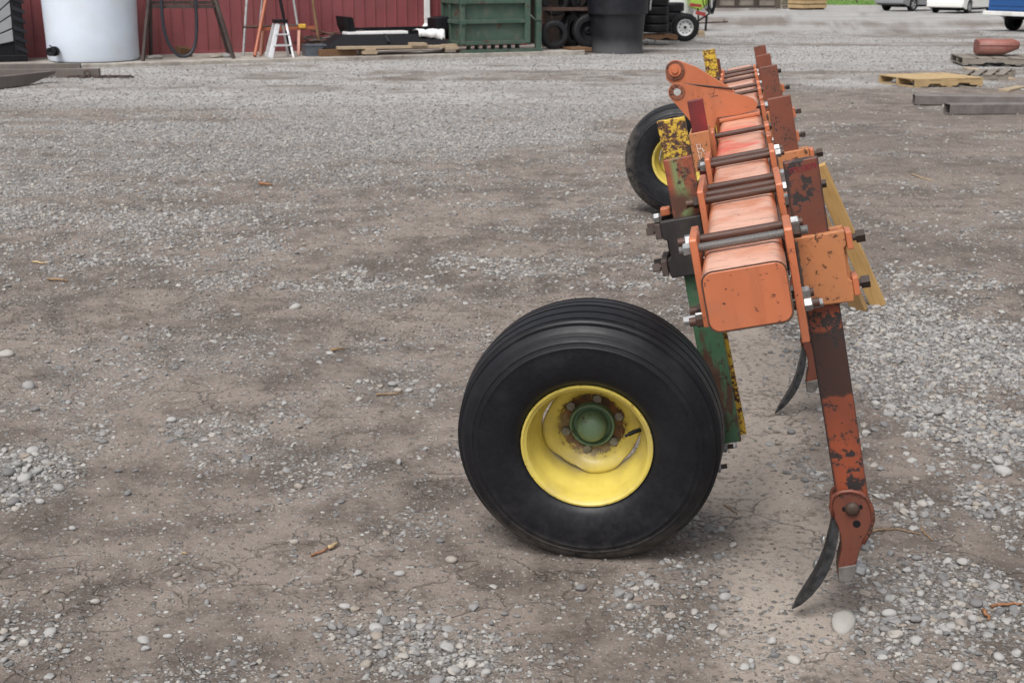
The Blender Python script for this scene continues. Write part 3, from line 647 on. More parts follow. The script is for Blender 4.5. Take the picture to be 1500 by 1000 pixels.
# the stock number written on the front shank
tx = bpy.data.curves.new('stock_number', 'FONT'); tx.body = 'STK10079'; tx.size = .0195; tx.extrude = .0002; tx.offset = .0005; tx.shear = .12; tx.space_character = .98
to = bpy.data.objects.new('tmp', tx); COL.objects.link(to); bpy.context.view_layer.update()
tme = bpy.data.meshes.new_from_object(to.evaluated_get(bpy.context.evaluated_depsgraph_get())); bpy.data.objects.remove(to)
tme.name = 'stock_number'; tme.materials.clear(); tme.materials.append(plain('redmarker', (.15, .007, .016), .6, 0, .3, 60, 0))
vx_ = [v.co.x for v in tme.vertices]; sx = .069 / (max(vx_) - min(vx_))
o = link('stock_number', tme, sk1, arm(.137, SH[0] - .0183, .197), (R_(90), R_(-3), 0), (sx, sx * 1.15, 1))
# ------------------------------------------------------------------ clamp brackets along the beam
bracket(3.09, 3.27, (3.12, 3.233), silver=(3.12,), lw=(-.10, .118), rw=(-.175, .106), seed=1)
bracket(3.79, 4.13, (3.84, 3.95, 4.09), seed=2, lw=(-.14, .128), rw=(-.12, .110))
bracket(4.60, 4.80, (4.632, 4.748), seed=4); bracket(5.09, 5.20, (), seed=14, left=False); bracket(5.48, 5.61, (5.545,), silver=(), seed=5)
bracket(6.44, 6.60, (6.54,), seed=6); bracket(6.84, 6.94, (), seed=16, left=False)
bracket(7.47, 7.62, (7.536,), seed=7); bracket(7.93, 8.05, (7.98,), seed=8); bracket(8.62, 8.76, (8.684,), seed=9); bracket(9.10, 9.22, (9.153,), seed=10); bracket(9.52, 9.66, (9.564, 9.62), seed=11)
# a little angle rail the middle plates are welded to, right side
for s0, s1 in ((3.285, 4.9), (5.2, 6.55), (6.95, 8.1), (8.5, 9.75)):
    MB().box(.0975, .1015, s0, s1, -.05, .045).build('side_rail', M['rust'], bar, off=OFF)
# ------------------------------------------------------------------ gauge-wheel posts on the left
def leftpost(s, top, bot, mat, v0=-.203, v1=-.120, t=.016, lean=0, name='wheel_post'):
    m = MB(); m.prism([(v0 + lean, bot), (v1 + lean, bot), (v1, top), (v0, top)], s - t, s + t); return m.build(name, mat, imp, bevel=.003, off=OFF)
p1 = leftpost(3.885, .222, -.665, M['post1']); p1['label'] = 'green post with mottled red and rust paint at its top'
p2 = leftpost(3.955, .330, -.668, M['yellowpost'], -.207, -.124, lean=.020); p2['label'] = 'yellow rust-flecked post behind the green one'
def blackclamp(s, b0, b1, mat):
    c = MB(); c.prism([(-.122, b0), (-.236, b0), (-.240, b0 + .012), (-.240, b0 + .055), (-.228, b0 + .065), (-.228, b1 - .060), (-.243, b1 - .052), (-.243, b1), (-.122, b1)], s - .045, s - .020)
    cb = c.build('post_clamp', mat, imp, bevel=.003, off=OFF)
    c = MB(); c.prism([(-.122, b0), (-.243, b0), (-.243, b1), (-.122, b1)], s + .095, s + .115); c.build('back_plate', mat, cb, bevel=.003, off=OFF)
    for w0, w1 in ((b1 - .052, b1 - .006), (b0 + .008, b0 + .055)):
        c = MB(); c.box(-.262, -.2435, s - .04, s + .11, w0, w1); c.build('boss', M['rustdark'], cb, bevel=.003, off=OFF)
        for ss in (s - .005, s + .075):
            q = link('set_screw', SQB, cb, arm(-.266 - rng.uniform(0, .004), ss, (w0 + w1) / 2), (rng.uniform(0, .7), 0, math.pi))
    return cb
cb = blackclamp(3.885, -.122, .050, M['blackclamp'])
link('nut', NUTS, cb, arm(-.244, 3.87, .058), (.3, 0, math.pi)); MB().box(-.243, -.214, 3.93, 3.97, .0505, .075).build('lug', M['orange'], cb, bevel=.004, off=OFF)
# dark red post and the orange chalk-marked clamp on the left
p3 = leftpost(5.33, .268, -.30, M['redpost'], -.178, -.116); p3['label'] = 'dark post with flaking bright red paint'
c = MB(); c.prism([(-.118, .000), (-.188, -.001), (-.188, .150), (-.110, .150)], 5.22, 5.235); k5 = c.build('post_clamp', M['orangetan'], imp, bevel=.003, off=OFF); k5['label'] = 'orange clamp plate with white chalk marks'
c = MB(); c.box(-.188, -.180, 5.236, 5.42, .0, .15); c.build('side_plate', M['orangetan'], k5, bevel=.002, off=OFF)
c = MB(); c.prism([(-.118, .000), (-.188, -.001), (-.188, .150), (-.110, .150)], 5.42, 5.435); c.build('back_plate', M['orangetan'], k5, bevel=.003, off=OFF)
M['chalk'] = plain('chalk', (.70, .66, .63), .9, 0, .2, 90, 0)
ch = MB()
for (a, b, c_, d) in ((-.166, .105, -.163, .045), (-.165, .104, -.152, .103), (-.152, .103, -.151, .088), (-.164, .088, -.151, .087), (-.158, .082, -.146, .086), (-.146, .086, -.144, .071), (-.164, .073, -.153, .071), (-.153, .071, -.152, .058), (-.143, .066, -.137, .063), (-.157, .060, -.155, .046), (-.148, .079, -.137, .075)):
    ch.bar((a, 5.2188, b), (c_, 5.2188, d), .0012, .0016)
ch.build('chalk_marks', M['chalk'], k5, off=OFF)
# far yellow post with its clamp, dark strip behind
p4 = leftpost(9.20, .287, -.63, M['yellowpost'], -.214, -.131); p4['label'] = 'short yellow rust-eaten post at the far end'
leftpost(9.26, .215, -.64, M['redbrown'], -.15, -.112, name='wheel_post')
kf = MB(); kf.box(-.25, -.122, 9.14, 9.16, -.12, .05); kb = kf.build('post_clamp', M['rustdark'], imp, bevel=.003, off=OFF); link('set_screw', SQB, kb, arm(-.262, 9.17, .03), (0, 0, math.pi))
# ------------------------------------------------------------------ hitch mast: two cheek plates with pin holes
def mast_plate(name, pix, s, th, mat, holes):
    poly = [Lp(px, py, s) for px, py in pix]
    m = MB(); m.prism(poly, s - th / 2, s + th / 2); o = m.build(name, mat, imp, bevel=.0025, off=OFF)
    return o
S_M = 6.30
def arcpix(c, r, a0, a1, n): return [(c[0] + r * math.cos(R_(a0 + (a1 - a0) * i / n)), c[1] - r * math.sin(R_(a0 + (a1 - a0) * i / n))) for i in range(n + 1)]
rear = arcpix((990, 103), 15, 60, 190, 8) + [(976, 116), (982, 122), (1000, 125), (1030, 140), (1060, 152), (1078, 150), (1076, 133), (1070, 129), (1020, 98)]
mast_plate('hitch_plate', rear, S_M + .10, .022, M['orange'], None)
def ring_plate(name, outline, hole_c, hole_r, s, th, mat, n=20):
    """plate with a real round hole"""
    po = [Vector(Lp(px, py, s)) for px, py in outline]; hc = Vector(Lp(*hole_c, s)); hr = hole_r
    bm = bmesh.new(); vo = [bm.verts.new((p.x, s - th / 2, p.y)) for p in po]; vh = [bm.verts.new((hc.x + hr * math.cos(2 * math.pi * i / n), s - th / 2, hc.y + hr * math.sin(2 * math.pi * i / n))) for i in range(n)]
    eo = [bm.edges.new((vo[i], vo[(i + 1) % len(vo)])) for i in range(len(vo))]; eh = [bm.edges.new((vh[i], vh[(i + 1) % n])) for i in range(n)]
    bmesh.ops.triangle_fill(bm, edges=eo + eh, use_beauty=True)
    r = bmesh.ops.extrude_face_region(bm, geom=list(bm.faces)); bmesh.ops.translate(bm, verts=[e for e in r['geom'] if isinstance(e, bmesh.types.BMVert)], vec=(0, th, 0))
    for v in bm.verts: v.co += OFF
    bmesh.ops.recalc_face_normals(bm, faces=bm.faces); me = bpy.data.meshes.new(name); bm.to_mesh(me); bm.free(); me.materials.append(mat)
    return link(name, me, imp)
front = arcpix((993, 135), 14, 95, 235, 9) + [(1018, 185), (1026, 198), (1036, 200), (1046, 192), (1050, 172), (1085, 167), (1106, 161), (1110, 153), (1104, 145), (1094, 141), (1040, 130)]
fp = ring_plate('hitch_plate', front, (992, 135), .0175, S_M, .022, M['orange'])
hc = Lp(992, 135, S_M); M['ringrust'] = paint('ringrust', (.26, .085, .045), (.16, .055, .032), .50, 30, .2, .6)
c = MB(); c.lathe([(-.014, .0178), (-.0145, .020), (-.0145, .036), (-.011, .038)], 24, 'y', (hc[0], S_M, hc[1])); c.build('pin_ring', M['ringrust'], fp, 30, off=OFF)
bc = Lp(989, 103, S_M + .10)
for nm, pr, mt in (('pin_washer', [(-.011, .045), (-.020, .045), (-.020, .030)], 'ringrust'), ('pin', [(-.018, .031), (-.026, .029), (-.026, .016), (-.034, .014), (-.034, 0)], 'orange')):
    c = MB(); c.lathe(pr, 24, 'y', (bc[0], S_M + .10, bc[1])); c.build(nm, M[mt], fp, 30, off=OFF)
MB().tube([Vector((*[Lp(1000 + i * 9, 123 + .9 * i + rng.uniform(-.3, .3), S_M - .011)[0]], S_M + .088, Lp(1000 + i * 9, 123 + .9 * i, S_M + .088)[1])) for i in range(9)], .004, 6).build('weld_bead', M['rust'], fp, True, off=OFF)
MB().box(-.094, .094, S_M - .06, S_M + .12, .0725, .088).build('saddle_plate', M['orange'], fp, bevel=.003, off=OFF)
# ------------------------------------------------------------------ gauge wheels
def tyre_material():
    t = NT('tyre_rubber'); t.obj(False); x, y, z = t.sep(t._raw); a = t.noise(7, 6, .68); b = t.noise(90, 4, .7); c = t.noise(22, 5, .7)
    rr = t.ma('SQRT', t.ma('ADD', t.ma('MULTIPLY', x, x), t.ma('MULTIPLY', z, z)))
    col = t.mix(t.ss(b, .35, .7), (.0075, .0078, .0105), (.012, .0125, .016))
    col = t.mix(t.ma('MULTIPLY', t.ss(a, .5, .75), .22), col, (.045, .045, .046))
    low = t.ma('MULTIPLY', t.ma('MULTIPLY', t.ss(z, -.15, -.36), t.ss(rr, .29, .36)), t.ss(c, .30, .58)); col = t.mix(t.ma('MULTIPLY', low, .8), col, (.12, .108, .095)); film = t.ma('MULTIPLY', t.ss(z, .05, -.3), t.ss(c, .42, .7)); col = t.mix(t.ma('MULTIPLY', film, .14), col, (.09, .085, .08))
    scuff = t.ma('MULTIPLY', t.ss(c, .66, .72), t.ss(rr, .30, .33)); col = t.mix(t.ma('MULTIPLY', scuff, .45), col, (.11, .105, .10))
    t.bump(t.ma('ADD', t.ma('MULTIPLY', b, .5), c), .12, .001); return t.out(col, t.mix(t.ss(a, .4, .7), (.42,) * 3, (.6,) * 3), 0, .27)
M['tyre'] = tyre_material()
def rim_material(name, hub=False):
    t = NT(name); t.obj(False); x, y, z = t.sep(t._raw); n = t.noise(14, 5, .7); nf = t.noise(60, 5, .75); ns = t.noise(24, 4, .7)
    rr = t.ma('SQRT', t.ma('ADD', t.ma('MULTIPLY', x, x), t.ma('MULTIPLY', z, z)))
    col = t.mix(t.ss(n, .35, .7), (.60, .485, .105), (.53, .415, .08))
    if hub:
        f = t.ma('ADD', t.ss(rr, .135, .075), t.ma('MULTIPLY', t.ma('SUBTRACT', nf, .5), 1.7)); col = t.mix(t.ss(f, .55, .8), col, t.mix(t.ss(ns, .4, .6), (.17, .075, .025), (.06, .032, .02)))
    ch = t.ss(t.ma('ADD', t.ma('MULTIPLY', n, .5), t.ma('MULTIPLY', nf, .5)), .63, .67); col = t.mix(ch, col, (.16, .07, .025))
    col = t.mix(t.ma('MULTIPLY', t.ss(t.noise(8, 5, .7), .45, .72), .6), col, (.40, .32, .13)); lip = t.ma('MULTIPLY', t.ss(rr, .180, .186), t.ss(nf, .55, .62)); col = t.mix(t.ma('MULTIPLY', lip, .8), col, (.15, .08, .03)); t.bump(nf, .12, .001); return t.out(col, .38, 0, .5)
M['rim'] = rim_material('rim_yellow'); M['disc'] = rim_material('disc_yellow', True)
M['hubgreen'] = paint('hubgreen', (.125, .205, .125), (.095, .165, .10), .56, 16, .25, .45)
M['boltgrey'] = plain('boltgrey', (.20, .20, .19), .5, .5, .3, 50, .3, dirt=((.12, .07, .03), .5), dsc=30)
RW = .383
def make_wheel():
    rim = MB(); rim.lathe([(-0.1135, 0.1789), (-0.1165, 0.1819), (-0.1165, 0.1867), (-0.1120, 0.1884), (-0.1060, 0.1854), (-0.1040, 0.1775), (-0.1000, 0.1746), (-0.0880, 0.1711), (-0.0740, 0.1698), (-0.0620, 0.1664), (-0.0450, 0.1534), (-0.0200, 0.1483), (0.0200, 0.1483), (0.0550, 0.1534), (0.0800, 0.1664), (0.1000, 0.1707), (0.1060, 0.1775), (0.1080, 0.1862), (0.1140, 0.1867), (0.1140, 0.1819), (0.1060, 0.1759),
                           (0.0980, 0.1673), (0.0780, 0.1629), (0.0530, 0.1501), (0.0200, 0.1448), (-0.0200, 0.1448), (-0.0460, 0.1501), (-0.0660, 0.1621), (-0.0860, 0.1668), (-0.1000, 0.1685), (-0.1100, 0.1724)], 72, 'y', close=True)
    r = rim.build('gauge_wheel', M['rim'], None, 40)
    gz = [(-.087, -.085, -.079, -.077, .3745), (-.047, -.045, -.038, -.036, .379), (-.007, -.005, .005, .007, .3815)]
    P = [(-.096, .178), (-.104, .186), (-.109, .1895), (-.118, .195), (-.129, .211), (-.1365, .238), (-.1395, .270), (-.140, .292), (-.1385, .306), (-.1395, .3085), (-.1375, .311), (-.1345, .322), (-.1355, .3245), (-.133, .327), (-.127, .341), (-.1245, .343), (-.123, .347), (-.116, .354), (-.107, .361), (-.105, .361), (-.1035, .351), (-.0985, .353), (-.097, .3665), (-.092, .371)]
    for a, b, c, d, rt in gz[:2]: P += [(a - .004, rt - .0004), (a, rt), (b, rt - .018), (c, rt - .0175), (d, rt + .001)]
    P += [(-.009, .3828), (-.007, .383), (-.005, .370), (.005, .370), (.007, .383)]
    P += [(-a, b) for a, b in P[:-5][::-1]]
    ty = MB(); ty.lathe(P, 128, 'y'); tyo = ty.build('tyre', M['tyre'], r, 28)
    # dished centre with a wavy welded edge
    ds = MB(); vs = []; fs = []; n = 96; rad = [.050, .068, .085, .098, .109, .122, .135, None]; yy = [.058, .058, .057, .050, .034, .024, .020, .018]
    for i in range(n):
        t = 2 * math.pi * i / n; wv = max(-1, min(1, 1.6 * math.sin(4 * t + .6)))
        for q, ra in zip(yy, rad): ra = ra if ra else .1405 + .0042 * wv; vs.append((ra * math.cos(t), q - (.004 * wv if ra > .118 else 0), ra * math.sin(t)))
    m = len(rad); fs = [(i * m + k, i * m + k + 1, ((i + 1) % n) * m + k + 1, ((i + 1) % n) * m + k) for i in range(n) for k in range(m - 1)]
    ds.add(vs, fs); d = ds.build('wheel_centre', M['disc'], r, 40); so_ = d.modifiers.new('thickness', 'SOLIDIFY'); so_.thickness = .006; so_.offset = -1
    hb = MB(); hb.lathe([(.085, .067), (.034, .067), (.030, .065), (.030, .060), (.046, .054), (.048, .046), (.012, .043), (.003, .038), (-.004, .030), (-.009, .018), (-.011, 0)], 40, 'y'); hb.build('hub', M['hubgreen'], r, 38)
    for k in range(6):
        t = R_(60 * k + 20); b = MB(); b.lathe([(0, .017), (-.002, .0165), (-.003, .0135)], 16, 'y'); b.lathe([(0, 0), (-.003, .0150), (-.014, .0150), (-.016, .0130), (-.016, 0)][1:], 6, 'y')
        o = b.build('wheel_bolt', M['boltgrey'], r); o.location = (.0825 * math.cos(t), .056, .0825 * math.sin(t)); o.rotation_euler = (0, k * .7, 0)
        for dd in (-.21, .21):
            nt_ = MB(); a0 = .0945; nt_.box(-.007, .007, -.0008, .001, -.004, .004); o = nt_.build('rust_pit', M['rustdark'], r, bevel=.002); o.location = (a0 * math.cos(t + dd), .0535, a0 * math.sin(t + dd)); o.rotation_euler = (0, -(t + dd) + .5, 0)
    v = MB(); a = Vector((.133 * math.cos(R_(12)), -.052, .133 * math.sin(R_(12)))); b = Vector((.104 * math.cos(R_(8)), -.060, .104 * math.sin(R_(8)))); a2 = Vector((  .152 * math.cos(R_(12)), -.045,   .152 * math.sin(R_(12))))
    v.tube([a2, a, a.lerp(b, .6)], .0062, 10); v.tube([a.lerp(b, .55), b], .0042, 8); v.build('valve_stem', M['black'], r, 40)
    return r
wh = make_wheel(); wh.parent = imp
def set_wheel(w, c, tilt, spin, sc=1.021):
    """wheel standing at world point c, its top leaning tilt towards the near side"""
    up = Vector((0, 0, 1)); ax = Vector((IY.x, IY.y, 0)).normalized(); h = Vector((ax.y, -ax.x, 0))
    a2 = ax * math.cos(tilt) + up * math.sin(tilt); u2 = up * math.cos(tilt) - ax * math.sin(tilt)
    m = Matrix((h, a2, u2)).transposed().to_4x4(); m.translation = c
    w.matrix_basis = IM.inverted() @ m @ Matrix.Rotation(spin, 4, 'Y') @ Matrix.Scale(sc, 4)
cw = Vector((.233, 3.684, .3800)); set_wheel(wh, cw, R_(5.3), 0.0)
wh2 = copy_tree(wh, imp); gp = gpix(996, 315); cw2 = Vector((gp.x, gp.y + .1, .385)); set_wheel(wh2, cw2, 0.0, R_(75))
for w_, c_, ps in ((wh, cw, 3.885), (wh2, cw2, 9.20)):
    a = wl(c_); sp = MB(); sp.lathe([(0, 0), (0, .035), (.16, .035), (.16, 0)], 16, 'y', (a.x, a.y + .05, a.z)); sp.build('spindle', M['darksteel'], imp, 30, off=OFF)
    ar = MB(); ar.bar((a.x, a.y + .175, a.z), (-.16, a.y + .175, -.60), .05, .09, (0, 0, 1)); ar.build('wheel_arm', M['darksteel'], imp, bevel=.004, off=OFF)
for px, py in ((1060, 655), (1051, 684)):
    q = Lp(px, py, 3.93); link('nut', NUTS, imp, arm(q[0] - .005, 3.93, q[1]), (0, .2, 0)); b = MB(); b.lathe([(0, 0), (0, .008), (.03, .008), (.03, 0)], 8, 'x'); b.build('arm_bolt', M['darksteel'], imp, 30, off=(q[0], 3.93 - 6, q[1] + .95))
q = Lp(1020, 457, 3.3); link('nut', NUT, imp, arm(-.1195, 3.15, -.09), (.2, 0, math.pi)); MB().lathe([(0, 0), (0, .0115), (.03, .0115), (.03, 0)], 10, 'x').build('bolt_end', M['zinc'], imp, 30, off=arm(-.168, 3.15, -.09))
link('nut', NUT, imp, arm(.1225, 3.27, -.128), (.4, 0, 0)); MB().lathe([(0, 0), (0, .0115), (.045, .0115), (.045, 0)], 10, 'x').build('bolt_end', M['zinc'], imp, 30, off=arm(.124, 3.27, -.128))
# ------------------------------------------------------------------ two boards leaning on the beam as a prop
def board(p, q, w, h, label, upv):
    p = Vector(p); q = Vector(q); L_ = (q - p).length; o = MB(); o.box(-w / 2, w / 2, -h / 2, h / 2, 0, L_); b = o.build('lumber_board', M['woodlum_shade' if 'inner' in label else 'woodlum'], None, bevel=.003)
    z = (q - p).normalized(); x = Vector(upv); x = (x - z * x.dot(z)).normalized(); y = z.cross(x); m = Matrix((x, y, z)).transposed().to_4x4(); m.translation = p; b.matrix_world = m
    return tag(b, label, 'board', 'boards propping the toolbar')
M['woodlum_shade'] = wood('woodlum_shade', (.36, .225, .10), (.25, .15, .065), 2); ga = gpix(1293, 448); gb = gpix(1266, 455)  # darker copy of the board wood: shade on the inner board painted in
tpv = Lp(1200, 248, 6.75); T = IO + IX * tpv[0] + IY * 6.75 + IZ * tpv[1]
for g_, dx, lb in ((ga, 0, 'yellow sawn board leaning on the toolbar, lit outer one of a pair'), (gb, 1, 'sawn board in a shaded brown tone leaning on the toolbar, inner one of a pair')):
    P0 = Vector((g_.x - .02, g_.y, 0.0)); d = (T - Vector((ga.x - .02, ga.y, 0))).normalized()
    board(P0, P0 + d * ((T - Vector((ga.x - .02, ga.y, 0))).length + .02), .076, .04, lb, (1, -.25, 0) if dx == 0 else (1, -.7, 0))

# ================================================================== THE BARN SIDE OF THE YARD
BA = R_(24.0); BO = Vector((-9.0, 24.95, 0)); BE = Vector((math.cos(BA), math.sin(BA), 0)); BN = Vector((-math.sin(BA), math.cos(BA), 0))   # a along the wall, d behind it
def bp(px, py, d):
    """photo pixel on the vertical sheet standing d metres behind (d<0: in front of) the barn wall -> (a, z)"""
    r = ray(px, py); o = Vector((0, 0, HC)) - BO; t = (d - o.dot(BN)) / r.dot(BN); P = o + r * t
    return P.dot(BE), P.z
def bw(a, d, z=0.0): return BO + BE * a + BN * d + Vector((0, 0, z))
def at_barn(name, label, cat, a, d, z=0.0, rz=0, group=None): return thing(name, label, cat, bw(a, d, z), BA + rz, group)
SL = .055
def slab():
    o = MB(); o.box(-8, bp(850, 70, -1.9)[0], -2.12, .4, -.25, SL); b = o.build('concrete_apron', M['concrete'], None, bevel=.012); b.location = BO; b.rotation_euler = (0, 0, BA); tag(b, 'weathered concrete apron along the red barn', kind='structure')
slab()
# red ribbed steel cladding, sheet by sheet
M['barnred'] = plain('barnred', (.225, .062, .068), .42, 0, .12, 1.2, .05, dirt=((.19, .07, .07), .4), dsc=1.5)
A1 = bp(752, 50, 0)[0]; A0 = -9.0
barn = at_barn('barn', 'dark red barn clad in ribbed steel sheets with white downspout', 'barn', 0, 0)
PWD = .914; HB = 3.9
prof = []
for k in range(4):
    b = k * PWD / 4; prof += [(b, 0), (b + .009, -.020), (b + .028, -.020), (b + .037, 0)]
prof.append((PWD, 0)); m = MB(); n = len(prof)
m.add([(x, y, SL + .06) for x, y in prof] + [(x, y, HB) for x, y in prof], [(i, i + 1, n + i + 1, n + i) for i in range(n - 1)])
PM = m.mesh('wall_panel', M['barnred'])
k = 0; a = A0
while a < A1: link('wall_panel', PM, barn, (a, -.001 * (k % 2), 0)); a += PWD; k += 1
AE = a
o = MB(); o.box(A0, AE, .02, .10, 0, HB - .02); o.build('wall_frame', M['wooddark'], barn); o = MB(); o.box(A0, AE, -.012, .019, SL + .002, SL + .062); o.build('base_trim', M['barnred'], barn)
o = MB(); o.box(AE + .02, bp(938, 20, 1.6)[0], 1.6, 1.7, 0, HB); o.build('bay_wall', M['wooddark'], barn)
for kk in range(12): o = link('wall_panel', PM, barn, (AE + .02, .05 + kk * PWD, 0), (0, 0, R_(90)))
o = MB(); o.prism([(-.5, HB - .1), (6, HB + 2.0), (12.5, HB - .1), (12.5, HB), (6, HB + 2.12), (-.5, HB)], A0 - .3, bp(950, 20, 1.6)[0], 'x'); o.build('roof', plain('roofsteel', (.20, .20, .20), .5, .3, .1, 2, 0), barn)
za = bp(625.5, 20, -.06)[0]; zt = bp(625, 38, -.06)[1]
ds = MB(); ds.box(za - .055, za + .055, -.10, -.022, zt, HB - .1); d = ds.build('downspout', M['whitepaint'], barn, bevel=.008)
e = MB(); e.bar((za, -.06, zt + .03), (za - .10, -.16, zt - .05), .10, .075); e.build('elbow', M['whitepaint'], d, bevel=.006); e = MB(); e.box(za - .062, za + .062, -.106, -.02, bp(625, 26, -.06)[1] - .012, bp(625, 26, -.06)[1] + .012); e.build('strap', M['whitepaint'], d)
# white poly tank with outlet
a0, z0 = bp(70, 89, -1.1); a1, _ = bp(204, 88, -1.1); ac = (a0 + a1) / 2; r0 = (a1 - a0) / 2
tk = at_barn('storage_tank', 'big translucent white plastic tank with a black outlet valve', 'tank', ac, -1.12, SL)
o = MB(); o.lathe([(0, 0), (0, r0 * .93), (.02, r0 * .975), (.08, r0), (.5, r0 * 1.005), (1.2, r0 * 1.03), (1.9, r0 * 1.045), (2.05, r0 * .98), (2.2, r0 * .6), (2.25, 0)], 64, 'z'); o.build('tank_shell', plain('tankwhite', (.62, .69, .79), .38, 0, .03, 3, .05, dirt=((.60, .62, .64), .5), dsc=2), tk, 40)
vp = bp(78, 77, -1.95); va = vp[0] - ac; vz = vp[1] - SL
o = MB(); o.lathe([(-.02, 0), (-.02, .085), (.05, .085), (.05, .055), (.16, .055), (.16, .075), (.20, .075), (.20, .05), (.18, 0)], 18, 'x'); v = o.build('outlet_valve', M['black'], tk, 35); v.location = (va * .93, -r0 * .66, vz); v.rotation_euler = (0, 0, R_(-118))
o = MB(); o.bar((0, 0, 0), (.1, 0, .03), .02, .015); h = o.build('valve_handle', M['black'], v); h.location = (.1, 0, .08)
# grey and black slatted crate
a1 = bp(39, 60, -1.0)[0]; cr = at_barn('plastic_crate', 'black framed crate with grey diagonal slatted side panel', 'crate', a1 - .65, -.72, SL)
M['greyplas'] = plain('greyplas', (.27, .28, .29), .5, 0, .08, 6, .05)
o = MB(); o.box(-.60, .55, -.25, .35, .10, 1.5); o.build('crate_body', M['black'], cr)
for i in range(9):
    zb = -.50 + i * .23; q = [(-.58, zb), (.43, zb + .86), (.43, zb + 1.06), (-.58, zb + .20)]
    q = [(x, min(max(z, .17), 1.46)) for x, z in q]
    if max(z for _, z in q) - min(z for _, z in q) < .12: continue
    o = MB(); o.prism(q, -.283, -.252); o.build('slat', M['greyplas'], cr, bevel=.004)
o = MB(); o.box(.44, .62, -.30, .36, .04, 1.5); o.build('corner_post', M['black'], cr, bevel=.02)
for i in range(8): o = MB(); o.prism([(.46, .22 + i * .17), (.66, .14 + i * .17), (.66, .20 + i * .17), (.46, .30 + i * .17)], -.315, -.25); o.build('rib', M['blackplastic'], cr)
o = MB(); o.box(-.62, .64, -.31, .36, 0, .12); o.build('skid', M['black'], cr, bevel=.015); o = MB(); o.box(-.62, .64, -.31, .36, 1.46, 1.55); o.build('top_rim', M['black'], cr, bevel=.015)
# rusty four-legged stand with hose hung on it
D = -.95
def P3(px, py, d): a, z = bp(px, py, d); return Vector((a, d, z))
def barnset(name, label, cat, group=None): return at_barn(name, label, cat, 0, 0, 0, 0, group)
st = barnset('steel_stand', 'tall rusty brown angle iron stand with splayed legs holding a hose', 'stand')
for p, q, dd, de in (((218, 0), (209, 86), -1.5, -1.75), ((220, 0), (221, 85), -.9, -.75), ((316, 0), (342, 81), -1.5, -1.75), ((312, 0), (335, 76), -.9, -.75)):
    A = P3(*q, de); A.z = SL; Bt = P3(*p, dd); d_ = (Bt - A).normalized(); o = MB(); o.bar(A, A + d_ * 2.1, .055, .055); o.build('leg', M['rustdark'], st, bevel=.004)
for y, dd in ((9, -1.45), (3, -.95)):
    o = MB(); o.bar(P3(217, y + 1, dd), P3(320, y + 1, dd), .04, .06); o.build('cross_bar', M['rustdark'], st)
o = MB(); o.bar(P3(222, -70, -1.4), P3(312, -70, -1.4), .05, .05); o.build('cross_bar', M['rustdark'], st)
for x in (255, 278): o = MB(); o.bar(P3(x, 0, -1.42), P3(x + 4, 9, -1.42), .06, .04); o.build('hook', M['rust'], st)
def smooth_pts(p, n=6):
    q = []; m = len(p)
    for i in range(m - 1):
        a, b, c, d = p[max(i - 1, 0)], p[i], p[i + 1], p[min(i + 2, m - 1)]
        for k in range(n):
            t = k / n; q.append(.5 * ((2 * b) + (c - a) * t + (2 * a - 5 * b + 4 * c - d) * t * t + (3 * b - a - 3 * c + d) * t ** 3))
    return q + [p[-1]]
hp = smooth_pts([P3(x, y, -1.52) for x, y in ((238, -72), (236, -20), (237, 15), (240, 42), (247, 64), (257, 78), (268, 83), (279, 79), (286, 64), (288, 40), (287, 10), (284, -30), (282, -72))])
o = MB(); o.tube(hp, .030, 10); h = o.build('hose', plain('hoseblk', (.022, .026, .036), .5, 0, .3, 20, .1), None, True); h.location = BO; h.rotation_euler = (0, 0, BA); tag(h, 'black rubber hose hanging in a long loop from the rusty stand', 'hose')
o = MB(); o.box(-.14, .14, -.09, .09, 0, .16); b = o.build('wood_block', M['woodbrown'], None, bevel=.008); q = bp(268, 80, -.9); b.location = bw(q[0], -.9, SL + .02); b.rotation_euler = (.2, .15, BA + .4); tag(b, 'chunk of split wood lying behind the hose loop', 'wood block')
for x, y, w, lb in ((226, 82, .16, 'small grey stone slab at the foot of the rusty stand'), (318, 79, .22, 'flat pale rubble piece beside the stand legs'), (330, 81, .16, 'round lump of rubble against the stand leg')):
    q = bp(x, y, -1.3); o = link('broken_stone', SM[rng.randrange(8)], None, bw(q[0], -1.3, SL + .03), (0, 0, rng.uniform(0, 6)), (w, w * .6, .06)); tag(o, lb, 'rubble')
# tripod-like pipe frame
pf = barnset('pipe_frame', 'tall galvanised pipe frame with rusty cross pipe by the red wall', 'pipe frame')
for p, q, r, mt, d0, d1 in (((361, 0), (356, 78), .026, 'galv', -.8, -1.0), ((430, 0), (437, 45), .026, 'galv', -.8, -.9), ((384, 0), (379, 46), .016, 'galv', -.7, -.75), ((412, 0), (426, 70), .030, 'black', -.85, -.95)):
    A = P3(*q, d1); Bt = P3(*p, d0); d_ = (Bt - A).normalized()
    if q[1] > 60: A.z = SL
    o = MB(); o.tube([A, A + d_ * 2.2], r, 10); o.build('pipe', M[mt], pf, 40)
o = MB(); o.tube([P3(356, 40, -.9), P3(438, 38, -.9)], .026, 10); o.build('cross_pipe', M['rust'], pf, 40); o = MB(); o.tube([P3(437, 45, -.9), P3(440, 76, -1.0)], .022, 8); o.build('pipe', M['rust'], pf, 40)
o = MB(); A = P3(373, 80, -1.5); A.z = SL + .02; Bt = P3(389, 0, -.85); o.tube([A, A + (Bt - A) * 1.7], .034, 10); pp = o.build('orange_pole', M['orangepipe'], None, 40); pp.location = BO; pp.rotation_euler = (0, 0, BA); tag(pp, 'orange rusty pole leaning back against the pipe frame', 'pole')
sh_ = barnset('saw_horse', 'orange steel sawhorse with a yellow clamp on its beam', 'sawhorse')
